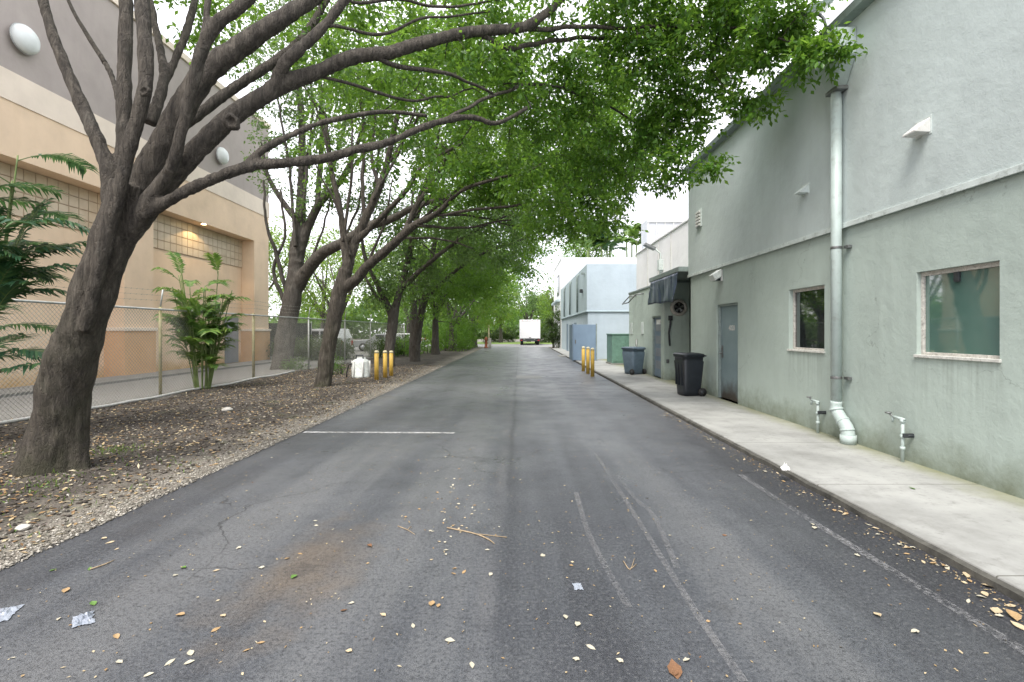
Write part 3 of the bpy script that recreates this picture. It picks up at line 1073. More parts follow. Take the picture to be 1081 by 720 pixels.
# round fan in the recess
o = thing('extractor_fan', 'round extractor fan with cream ring below the blue tarp', 'fan', (5.05, 15.6, 2.36))
mb = MB()
V, Fc = [], []
n = 28
for r_, yy in ((.17, -.02), (.17, -.09), (.20, -.11), (.25, -.10), (.27, -.04), (.27, 0)):
    V += [(r_ * math.cos(2 * math.pi * k / n), yy, r_ * math.sin(2 * math.pi * k / n)) for k in range(n)]
for i in range(5):
    for k in range(n):
        a, b = i * n + k, i * n + (k + 1) % n
        Fc.append((a, b, b + n, a + n))
mb.add(V, Fc, True)
mb.build('ring', 'frame', o)
mb = MB()
mb.add([(.17 * math.cos(2 * math.pi * k / n), -.03, .17 * math.sin(2 * math.pi * k / n)) for k in range(n)], [tuple(range(n))])
mb.build('grille', 'hole', o)
for k in range(5):
    a = k * 2 * math.pi / 5
    MB().add([(.02 * math.cos(a), -.05, .02 * math.sin(a)), (.15 * math.cos(a), -.05, .15 * math.sin(a)), (.15 * math.cos(a + .6), -.07, .15 * math.sin(a + .6)), (.02 * math.cos(a + 1), -.06, .02 * math.sin(a + 1))], [(0, 1, 2, 3)]).build('blade', 'steel', o)

# white building behind the annex
wh = thing('white_building', 'bright white stucco building rising behind the grey-green annex', 'building', (5.5, 16, 0))
mb = MB()
mb.box(5.5, 17, 13.34, 15.58, 3.362, 5.2)
mb.box(5.5, 9.6, 15.58, 23.1, 3.23, 5.2)
bp(mb, 'wall', 'white_wall', wh, .01)
bp(MB().box(5.46, 9.64, 13.3, 23.14, 5.2, 5.26), 'parapet', 'white_wall', wh, .01)
for y_ in (17.8, 19.4, 21):
    bp(MB().box(5.475, 5.499, y_, y_ + .05, 3.24, 5.19), 'joint_cover', 'white_paint', wh)
o = thing('roof_lamp', 'twin-headed grey lamp on a short mast at the white parapet', 'lamp', (5.42, 18.9, 3.85))
MB().tube([(0, 0, -.45), (0, 0, .75), (-.25, 0, .95)], .035, 8).build('mast', 'trim', o)
MB().box(-.09, .09, -.12, .12, .1, .5).build('ballast', 'trim', o, .01)
mt = Matrix.Translation((-.4, 0, 1.0)) @ Matrix.Rotation(R(25), 4, 'Y')
MB().box(-.25, .2, -.14, .14, -.05, .05, M_=mt).build('head', 'steel', o, .01)
mt = Matrix.Translation((.3, 0, .8)) @ Matrix.Rotation(R(-25), 4, 'Y')
MB().box(-.16, .16, -.12, .12, -.05, .05, M_=mt).build('head', 'steel', o, .01)
wh2 = thing('rooftop_block', 'tall pale rooftop block with vertical panels behind the white building', 'building', (10, 32, 0))
bp(MB().box(8.3, 18, 32, 33.5, 0, 8.9), 'wall', 'block_wall', wh2, .02)
mb = MB()
for k in range(5): mb.box(8.35 + k * .55, 8.4 + k * .55, 31.95, 31.998, 5, 8.7)
mb.box(8.3, 11, 31.93, 31.949, 8.7, 8.8)
bp(mb, 'panel_rib', 'white_paint', wh2)
mb = MB()
for k in range(7): mb.tube([(6.9 + k * .19, 29.5, 5.5), (6.9 + k * .19, 29.5, 6.5)], .02, 6)
mb.tube([(6.9, 29.5, 6.5), (8.1, 29.5, 6.5)], .025, 6)

# middle pale blue building
mid = thing('blue_building', 'boxy pale blue two-storey building beyond the green cabinet', 'building', (3.8, 27.5, 0))
mb = MB()
mb.box(3.84, 8.2, 27.54, 44.6, 0, 2.72)
bp(mb, 'lower_wall', 'blue_wall', mid)
mb = MB()
wall_plane(mb, 3.78, 27.5, 44.7, 2.76, 5.35, [(31.5, 32.3, 3.5, 5.0), (36, 37, 3.5, 5.0), (40.5, 41.5, 3.5, 5.0)], .15)
bp(mb, 'side_wall', 'blue_side', mid)
mb = MB()
mb.add([(3.78, 27.5, 2.76), (8.2, 27.5, 2.76), (8.2, 27.5, 5.35), (3.78, 27.5, 5.35)], [(0, 1, 2, 3)])
mb.box(3.94, 8.19, 27.52, 44.6, 2.76, 5.3)
mb.box(3.78, 8.2, 27.5, 44.7, 5.35, 5.38)
bp(mb, 'upper_wall', 'blue_wall', mid)
bp(MB().box(3.74, 8.2, 27.46, 44.7, 2.70, 2.76), 'ledge', 'blue_side', mid, .01)
for y_ in (31.5, 36, 40.5):
    bp(MB().box(3.86, 3.9, y_, y_ + 1, 3.5, 5.0), 'window', 'glass_dark', mid)
    bp(MB().tube([(3.76, y_ - .5, 5.2), (3.66, y_ - .5, 5.0), (3.66, y_ - .5, 2.8)], .06, 8), 'downpipe', 'trim_dark', mid)
for y_ in (33, 38.5):
    dd_ = bp(MB().box(3.80, 3.838, y_, y_ + 1.1, .07, 2.2), 'door', 'door_blue', mid)
bp(MB().box(3.60, 3.80, 28.4, 28.6, 4.9, 5.0), 'spout', 'trim_dark', mid)
bp(MB().box(3.6, 3.76, 29.1, 29.4, 3.9, 4.1), 'wall_lamp', 'dark_metal', mid)
# taller white building behind
bk = thing('tall_white_building', 'taller white building with a side window behind the pale blue one', 'building', (3.9, 46, 0))
bp(MB().box(3.95, 14, 46, 56, 0, 8.4), 'wall', 'white_wall', bk, .02)
bp(MB().box(3.9, 14.05, 45.95, 56.05, 8.4, 8.5), 'parapet', 'white_wall', bk)
w_ = bp(MB().box(3.92, 3.949, 48.5, 51, 5.2, 7.2), 'window', 'dark_metal', bk)
bp(MB().box(3.9, 3.919, 48.7, 50.8, 5.35, 7.05), 'pane', 'glass_dark', w_)
bp(MB().box(3.6, 3.95, 47.5, 55, 4.5, 4.7), 'canopy', 'blue_side', bk)
# gate panel, green cabinet
o = thing('gate_panel', 'tall flat blue-grey gate panel standing beside the pale blue building', 'gate', (3.35, 25.9, .07))
MB().box(-.5, .68, -.03, .03, .03, 1.9).build('panel', 'blue_gate', o, .006)
MB().box(-.56, -.501, -.05, .05, 0, 1.94).build('post', 'door_blue', o, .006)
MB().box(.681, .74, -.05, .05, 0, 1.94).build('post', 'trim_dark', o, .006)
MB().box(-.56, -.52, .051, 1.5, .03, 1.9).build('side_panel', 'blue_gate', o, .006)
MB().box(-.42, -.36, -.06, -.031, .9, 1.1).build('handle', 'steel', o, .006)
o = thing('utility_cabinet', 'dark green metal utility cabinet standing on the sidewalk', 'cabinet', (4.3, 23.4, .07))
MB().box(0, 1.15, -.6, .75, .06, 1.38).build('housing', 'green_box', o, .02)
MB().box(-.05, 1.2, -.65, .8, 0, .06).build('plinth', 'sidewalk', o, .01)
MB().box(-.03, 1.18, -.63, .78, 1.38, 1.43).build('lid', 'green_box', o, .012)
for k in (0, 1):
    dd_ = MB().box(.06 + k * .53, .56 + k * .53, -.618, -.601, .14, 1.3).build('door', 'green_box', o, .006)
    MB().box(.50 - k * -.14, .53 - k * -.14, -.64, -.619, .66, .82).build('handle', 'steel', dd_)
# ------------------------------------------------------------------ tan building on the left
tb = thing('tan_building', 'large tan stucco building with cream stripe and mauve top on the left', 'building', (-13.7, 16, 0))
XF, XR = -13.6, -14.26
Y_END = 26.75
bays = [(-4, 6.7), (8.1, 16.97), (18.33, 25.3)]
piers = [(6.7, 8.1), (16.97, 18.33), (25.3, Y_END)]
mb = MB()
mb.box(XR - .0, XF, -4, Y_END, 6.27, 7.76)
bp(mb, 'lintel_wall', 'tan', tb)
bp(MB().box(XR, XF + .03, -4, Y_END + .03, 7.76, 8.56), 'stripe', 'cream', tb)
bp(MB().box(XR, XF, -4, Y_END, 8.56, 12.6), 'upper_wall', 'mauve', tb)
bp(MB().box(XR, XF + .08, -4, Y_END + .08, 12.6, 12.85), 'parapet', 'cream', tb)
bp(MB().box(-45, XR - .001, -4, Y_END, 0, 12.7), 'recess_wall', 'tan', tb)
for a, b in piers:
    bp(MB().box(XR, XF, a, b, 0, 6.27), 'pier', 'tan', tb, .01)
    bp(MB().box(XR, XF + .05, a - .05, b + .05, 0.02, 1.62), 'wainscot', 'tan_deep', tb)
    bp(MB().box(XR, XF + .10, a - .10, b + .10, 1.62, 1.74), 'cap', 'cream', tb, .015)
for a, b in bays:
    mb = MB()
    mb.box(XR, XR + .02, a, b, 4.87, 6.27)
    n_ = int(round((b - a) / .35))
    w_ = (b - a) / n_
    bnd = bp(mb, 'tile_band', 'tile_grout', tb)
    mb = MB()
    for i in range(n_):
        for j in range(4):
            mb.box(XR + .0205, XR + .045, a + i * w_ + .016, a + (i + 1) * w_ - .016, 4.87 + j * .35 + .016, 4.87 + (j + 1) * .35 - .016)
    bp(mb, 'tile', 'tile', bnd)
bp(MB().box(XR, XR + .05, 23.85, 24.95, .05, 2.35), 'door', 'door_grey', tb, .006)
# dish sconces
for y_, lb in ((13.4, 'round white dome lamp high on the mauve wall at the left edge'), (22.3, 'round white dome lamp on the mauve wall seen below a big branch')):
    o = thing('wall_dome_lamp', lb, 'wall lamp', (XF, y_, 9.55), group='dome lamps on the tan building')
    mb = MB()
    prof = [(.20, 0), (.30, .03), (.37, .10), (.36, .2), (.28, .28), (.14, .33), (.02, .345)]
    mb.lathe(prof, 28)
    ob = mb.build('dome', 'cyl_green', o)
    ob.rotation_euler = (0, R(90), 0)
    ob.location = (.03, 0, 0)
    rr_ = MB()
    rr_.lathe([(.372, .085), (.385, .09), (.385, .125), (.372, .13)], 28)
    ob = rr_.build('rim', 'galv', o)
    ob.rotation_euler = (0, R(90), 0)
    ob.location = (.03, 0, 0)
    mb = MB()
    mb.lathe([(.16, 0), (.16, .04), (.15, .05)], 20)
    ob = mb.build('back_plate', 'trim', o)
    ob.rotation_euler = (0, R(90), 0)
# lit soffit lamp
em = bpy.data.materials.new('lit_lamp')
em.use_nodes = True
eb = em.node_tree.nodes['Principled BSDF']
eb.inputs['Emission Color'].default_value = (1, .72, .35, 1)
eb.inputs['Emission Strength'].default_value = 14
o = thing('soffit_lamp', 'small lit downlight under the lintel of the far tan bay', 'lamp', ((215 - 548) / 520 * 21.3, 21.3, 6.27))
MB().lathe([(.12, -.03), (.13, 0), (.10, 0)], 20).build('bezel', 'white_paint', o)
MB().lathe([(.095, -.034), (.09, -.031)], 20).build('lens', em, o)
lp = bpy.data.lights.new('soffit_glow', 'SPOT')
lp.energy = 22
lp.color = (1, .7, .35)
lp.spot_size = R(130)
lo = bpy.data.objects.new('soffit_glow', lp)
lo.location = (0, 0, -.06)
lo.parent = o
C.objects.link(lo)
bp(mb, 'roof_railing', 'white_paint', wh2)

# ------------------------------------------------------------------ chain-link fence
XFN = -8.6
FH = 2.13
fn = thing('chain_link_fence', 'chain-link fence with barbed wire and mossy posts along the dirt verge', 'fence', (XFN, 16, 0))
posts = [3.6, 7.7, 11.85, 16.0, 20.2, 24.4, 28.6, 32.8, 37]
Y0F, Y1F = 3.6, 37
p_ = 0.085
V, Fc = [], []
def wire_seg(a, b, r):
    a, b = Vector(a), Vector(b)
    d = (b - a).normalized()
    u = Vector((1, 0, 0))
    w = d.cross(u).normalized()
    k = len(V)
    for q in (a, b):
        for j in range(3):
            t_ = j * 2.0944
            V.append(q + (u * math.cos(t_) + w * math.sin(t_)) * r)
    for j in range(3):
        Fc.append((k + j, k + (j + 1) % 3, k + 3 + (j + 1) % 3, k + 3 + j))
z0_, z1_ = .05, FH - .03
hgt_ = z1_ - z0_
y = Y0F - hgt_
while y < Y1F:
    for sgn in (1, -1):
        ya, yb = (y, y + hgt_) if sgn > 0 else (y + hgt_, y)
        a = [ya, z0_]
        b = [yb, z1_]
        lo_, hi_ = Y0F, Y1F
        pa, pb = (a, b) if a[0] < b[0] else (b, a)
        if pb[0] <= lo_ or pa[0] >= hi_: continue
        def cl(q):
            t_ = (q - pa[0]) / (pb[0] - pa[0])
            return [q, pa[1] + (pb[1] - pa[1]) * t_]
        p1 = cl(lo_) if pa[0] < lo_ else pa
        p2 = cl(hi_) if pb[0] > hi_ else pb
        xo = .004 * sgn
        m_ = ((p1[0] + p2[0]) / 2, (p1[1] + p2[1]) / 2)
        bow = .02 * noise.noise(Vector((y * .5, 0, 0)))
        wire_seg((XFN + xo, p1[0], p1[1]), (XFN + xo + bow, m_[0], m_[1]), .003)
        wire_seg((XFN + xo + bow, m_[0], m_[1]), (XFN + xo, p2[0], p2[1]), .003)
    y += p_
bp(MB().add(V, Fc), 'wire_mesh', 'wire', fn)
bp(MB().tube([(XFN, Y0F, FH), (XFN, 37, FH)], .024, 10), 'top_rail', 'galv', fn)
pts = [(XFN + .12 + .03 * math.sin(q), q, ground_z(XFN + .12, q) + .03) for q in np.arange(3.6, 18.8, .6)]
bp(MB().tube(pts, .03, 8), 'bottom_pipe', 'white_paint', fn)
for i, y in enumerate(posts):
    r_ = .034 if i != 3 else .04
    po = bp(MB().tube([(XFN - .03, y, 0), (XFN - .03, y, FH + .06)], r_, 12), 'post', 'post' if i in (2, 3) else 'galv', fn)
    if i != 3:
        bp(MB().tube([(XFN - .03, y, FH + .05), (XFN + .03, y, FH + .48)], .018, 8), 'arm', 'galv', po)
mb = MB()
for k, zz_ in enumerate((.22, .34, .46)):
    pts = []
    for y in np.arange(3.6, 37.01, .7):
        sag = -.04 * abs(math.sin((y - 3.6) / 4.17 * math.pi))
        pts.append((XFN - .03 + .02 + k * .015, y, FH + zz_ + sag))
    mb.tube(pts, .0022, 3, cap=False)
    for y in np.arange(3.7, 22, .16):
        sag = -.04 * abs(math.sin((y - 3.6) / 4.17 * math.pi))
        c0 = Vector((XFN - .01 + k * .015, y, FH + zz_ + sag))
        for s_ in (-1, 1):
            mb.tube([c0 - Vector((.012, .008 * s_, .014)), c0 + Vector((.012, .008 * s_, .014))], .0018, 3)
bp(mb, 'barbed_wire', 'wire', fn)

# ------------------------------------------------------------------ bollards
def bollard(x, y, h, label, g):
    o = thing('bollard', label, 'bollard', (x, y, 0), group=g)
    MB().tube([(0, 0, -.02), (0, 0, h - .09)], .068, 18).build('pipe', 'yellow', o)
    MB().lathe([(.0695, h - .09), (.0695, h - .04), (.05, h - .01), (.01, h)], 18).build('cap', 'yellow_top', o)
    return o


for px, py, h, w_ in ((397.5, 403, 1.0, 'nearest to camera of the three yellow bollards beside the dirt verge'), (406.5, 400.5, .97, 'middle of the three yellow bollards beside the dirt verge'), (413, 398, .93, 'farthest of the three yellow bollards beside the dirt verge')):
    p = G(px, py)
    bollard(p.x, p.y, h, w_, 'yellow bollards by the verge')
for px, py, h, w_ in ((625.5, 397.5, 1.02, 'nearest to camera of the three yellow bollards along the kerb'), (620.7, 394.5, 1.02, 'middle of the three yellow bollards along the kerb'), (615.8, 391.8, 1.0, 'farthest of the three yellow bollards along the kerb')):
    p = G(px, py)
    bollard(p.x, p.y, h, w_, 'yellow bollards by the kerb')

# white cylinder-tank unit beside the bollards
p = G(381, 400)
o = thing('meter_tank', 'dirty white ribbed utility tank with handles beside the yellow bollards', 'tank', (p.x, p.y, .02))
MB().lathe([(.24, 0), (.29, .03), (.29, .1), (.275, .12), (.28, .55), (.24, .62), (.16, .66), (.15, .7), (.03, .72)], 24).build('drum', 'cyl_white', o)
mb = MB()
for a in range(6):
    an = a * 1.047
    mb.tube([(.30 * math.cos(an), .30 * math.sin(an), 0), (.30 * math.cos(an), .30 * math.sin(an), .6)], .022, 6)
mb.build('rib', 'white_paint', o)
MB().tube([(-.12, -.1, .66), (-.12, -.1, .78), (.10, -.1, .78), (.1, -.1, .66)], .025, 8).build('handle', 'dark_metal', o)
MB().tube([(-.28, -.05, .5), (-.4, -.05, .45), (-.46, -.05, .2), (-.46, -.05, 0)], .025, 8).build('hose', 'rubber', o)

# ------------------------------------------------------------------ wheeled bins
def wheelie(name, label, loc, w, d, h, mat, rz):
    o = thing(name, label, 'bin', loc, rz)
    bw, bd = w * .76, d * .70
    V, Fc = [], []
    rings = [(.02, bw, bd), (h * .12, bw * 1.02, bd * 1.03), (h * .80, w * .96, d * .95), (h * .82, w * .90, d * .90), (h * .90, w * .92, d * .92), (h * .905, w * 1.0, d * 1.0), (h * .935, w * 1.0, d * 1.0)]
    n = 28
    for z_, a, b in rings:
        for k in range(n):
            th = 2 * math.pi * (k + .5) / n
            c_, s_ = math.cos(th), math.sin(th)
            e = .28
            V.append((math.copysign(abs(c_) ** e, c_) * a / 2, math.copysign(abs(s_) ** e, s_) * b / 2, z_))
    for i in range(len(rings) - 1):
        for k in range(n):
            Fc.append((i * n + k, i * n + (k + 1) % n, (i + 1) * n + (k + 1) % n, (i + 1) * n + k))
    Fc += [tuple(range(n - 1, -1, -1)), tuple(range((len(rings) - 1) * n, len(rings) * n))]
    MB().add(V, Fc, True).build('body', mat, o)
    mb = MB()
    V = []
    for z_, sc2 in ((h * .937, 1.03), (h * .955, 1.04), (h * .985, .96), (h * 1.0, .7), (h * 1.003, .2)):
        for k in range(n):
            th = 2 * math.pi * (k + .5) / n
            c_, s_ = math.cos(th), math.sin(th)
            V.append((math.copysign(abs(c_) ** .3, c_) * w * sc2 / 2, math.copysign(abs(s_) ** .3, s_) * d * sc2 / 2, z_ + .004 * math.sin(th * 3)))
    Fc = [(i * n + k, i * n + (k + 1) % n, (i + 1) * n + (k + 1) % n, (i + 1) * n + k) for i in range(4) for k in range(n)]
    Fc += [tuple(range(n - 1, -1, -1)), tuple(range(4 * n, 5 * n))]
    mb.add(V, Fc, True)
    mb.build('lid', mat, o)
    MB().tube([(w * .48, -d * .3, h * .93), (w * .62, -d * .28, h * .93), (w * .62, d * .28, h * .93), (w * .48, d * .3, h * .93)], .017, 8).build('handle', mat, o)
    mb = MB()
    for q in (-.22, 0, .22):
        mb.box(-w * .485, -w * .40, q * d - .012, q * d + .012, h * .25, h * .78)
    mb.build('rib', mat, o)
    for s_ in (-1, 1):
        wv_ = MB().tube([(w * .36, s_ * d * .40, .1), (w * .36, s_ * (d * .40 + .05), .1)], .1, 18).build('wheel', 'rubber', o)
        MB().tube([(w * .36, s_ * (d * .40 + .051), .1), (w * .36, s_ * (d * .40 + .056), .1)], .05, 12).build('rim', 'dark_metal', wv_)
    return o


wheelie('wheelie_bin', 'black plastic wheeled bin standing left of the grey numbered door', (4.08, 11.85, .07), .56, .62, 1.02, 'bin_black', R(8))
wheelie('wheelie_bin', 'slate blue wheeled bin beside the blue-grey annex door', (4.12, 17.75, .07), .66, .66, .98, 'bin_blue', R(-60))

# ------------------------------------------------------------------ box truck at the end
tr = thing('box_truck', 'white box truck seen from behind, parked at the far end of the alley', 'truck', (1.28, 58, 0))
MB().box(-1.22, 1.22, 0, 5.6, .75, 2.98).build('cargo_box', 'truck', tr, .04)
mb = MB()
mb.box(-1.20, -1.10, -.05, 0, .78, 2.95)
mb.box(1.10, 1.20, -.05, 0, .78, 2.95)
mb.box(-1.10, 1.10, -.05, 0, 2.81, 2.95)
mb.build('rear_frame', 'truck', tr, .01)
mb = MB()
for k in range(8): mb.box(-1.09, 1.09, -.03, -.001, .80 + k * .249, 1.04 + k * .249)
dd_ = mb.build('roller_door', 'truck', tr, .008)
MB().box(-.12, .12, -.06, -.031, .86, .92).build('handle', 'dark_metal', dd_)
mb = MB()
for q in (-.9, -.3, 0, .3, .9): mb.box(q - .05, q + .05, -.065, -.051, 2.87, 2.91)
mb.build('marker_light', 'red_light', tr)
MB().box(-1.2, 1.2, -.25, -.02, .48, .66).build('bumper', 'dark_metal', tr, .02)
MB().box(-.5, .5, -.02, 7.2, .55, .74).build('chassis', 'dark_metal', tr)
for s_ in (-1, 1):
    MB().box(s_ * 1.0 - .1, s_ * 1.0 + .1, -.27, -.251, .53, .62).build('tail_light', 'red_light', tr, .004)
    for yy in (1.3, 6.4):
        wv_ = MB().tube([(s_ * .78, yy, .42), (s_ * 1.12, yy, .42)], .42, 20).build('wheel', 'rubber', tr)
        MB().tube([(s_ * 1.121, yy, .42), (s_ * 1.13, yy, .42)], .2, 14).build('rim', 'galv', wv_)
mb = MB()
mb.prism([(5.7, .6), (7.6, .6), (7.6, 1.3), (7.2, 1.5), (6.9, 2.3), (6.6, 2.45), (5.7, 2.45)], 'x', -1.05, 1.05)
cb = mb.build('cab', 'truck', tr, .05)
for s_ in (-1, 1):
    MB().box(s_ * 1.06 - .008, s_ * 1.06 + .008, 5.95, 6.75, 1.55, 2.2).build('side_window', 'glass_dark', cb)

# parked vehicles beyond the fence
def car(name, label, loc, rz, mat, prof, L, Wd, glass):
    o = thing(name, label, 'car' if name != 'parked_van' else 'van', loc, rz, 'vehicles parked beyond the fence')
    MB().prism(prof, 'x', -Wd / 2, Wd / 2).build('body', mat, o, .05)
    for (a, b, z_0, z_1) in glass:
        for s_ in (-1, 1):
            MB().box(s_ * (Wd / 2 + .004) - .006, s_ * (Wd / 2 + .004) + .006, a, b, z_0, z_1).build('window', 'glass_dark', o, .004)
    for s_ in (-1, 1):
        for yy in (.8, L - .85):
            wv_ = MB().tube([(s_ * (Wd / 2 - .2), yy, .33), (s_ * (Wd / 2 + .02), yy, .33)], .33, 20).build('wheel', 'rubber', o)
            MB().tube([(s_ * (Wd / 2 + .021), yy, .33), (s_ * (Wd / 2 + .03), yy, .33)], .19, 14).build('rim', 'silver', wv_)
        MB().box(s_ * Wd * .36 - .16, s_ * Wd * .36 + .16, L - .02, L + .02, .65, .8).build('headlight', 'cyl_green', o, .01)
        MB().box(s_ * Wd * .40 - .1, s_ * Wd * .40 + .1, -.02, .02, .7, 1.0).build('tail_light', 'red_light', o, .01)
    return o


suvp = [(0, .35), (4.7, .35), (4.75, .8), (4.6, 1.02), (3.5, 1.12), (2.85, 1.72), (.35, 1.76), (.05, 1.15)]
sg = [(.45, 1.3, 1.15, 1.6), (1.4, 2.1, 1.15, 1.6), (2.2, 2.85, 1.15, 1.55)]
sed = [(0, .35), (4.5, .35), (4.55, .7), (4.3, .88), (3.2, .96), (2.6, 1.4), (1.3, 1.42), (.6, 1.0), (.05, .95)]
dg = [(1.2, 1.9, .98, 1.3), (2.0, 2.65, .98, 1.3)]
car('parked_van', 'white sport utility wagon parked beyond the fence between two trunks', (-11.0, 31.5, .02), R(84), 'van', suvp, 4.7, 1.85, sg)
car('parked_car', 'white sedan parked beyond the fence, partly hidden by the leaning trunk', (-13.9, 33.2, .02), R(80), 'van', sed, 4.5, 1.8, dg)
car('parked_car', 'silver sedan parked farther back beyond the fence behind the bollards', (-8.9, 40.5, .02), R(95), 'silver', sed, 4.5, 1.8, dg)
car('parked_car', 'white sedan glimpsed under the low foliage far along the verge', (-9.2, 47.5, .02), R(88), 'van', sed, 4.5, 1.8, dg)

# dark windscreen fence behind the far corner of the tan building
o = thing('screen_fence', 'fence covered in black windscreen cloth beyond the tan building corner', 'fence', (-14.8, 29.6, 0))
MB().box(-3.2, 2.3, -.01, .01, .1, 2.1).build('screen_cloth', 'screen', o)
for k in range(4): MB().tube([(-3.2 + k * 1.83, .04, 0), (-3.2 + k * 1.83, .04, 2.2)], .03, 8).build('post', 'galv', o)

# rust-red standpipe and pale post at the far end of the verge
o = thing('hydrant', 'rust-red and grey hydrant at the far left end of the road', 'hydrant', (-3.25, 48.5, 0))
MB().lathe([(.22, 0), (.22, .06), (.14, .08), (.14, .75), (.18, .78), (.18, .84), (.13, .98), (.03, 1.08)], 16).build('barrel', 'rust', o)
for s_ in (-1, 1): MB().tube([(s_ * .1, 0, .6), (s_ * .26, 0, .6)], .08, 10).build('outlet', 'stone', o)
MB().box(.2, .5, -.1, .25, 0, .95).build('marker', 'stone', o, .03)
o = tag(MB().tube([(-3.1, 50.5, 0), (-3.1, 50.5, 2.3)], .07, 10).build('marker_post', 'yellow_top'), 'thin pale yellow post at the far left end of the road', 'post')
o = tag(MB().tube([G(460.5, 374) + Vector((0, 0, -.02)), G(460.5, 374) + Vector((0, 0, 2.7))], .10, 10).build('timber_post', 'bark_far'), 'pale bare timber post standing in front of a dark trunk', 'post')


# ------------------------------------------------------------------ trees
def px_path(lst, thin=1.0):
    """[(px, py, depth, width px)] -> points, radii"""
    return [P(a, b, y) for a, b, y, w in lst], [w / 2 * y / F * thin / math.hypot(1, (a - CX) / F) for a, b, y, w in lst]


def bake(o):
    dg_ = bpy.context.evaluated_depsgraph_get()
    me = bpy.data.meshes.new_from_object(o.evaluated_get(dg_))
    o.modifiers.clear()
    o.data = me
    return o


def shift_children(root):
    for c_ in root.children:
        if c_.type == 'MESH':
            c_.data.transform(Matrix.Translation(-root.location))


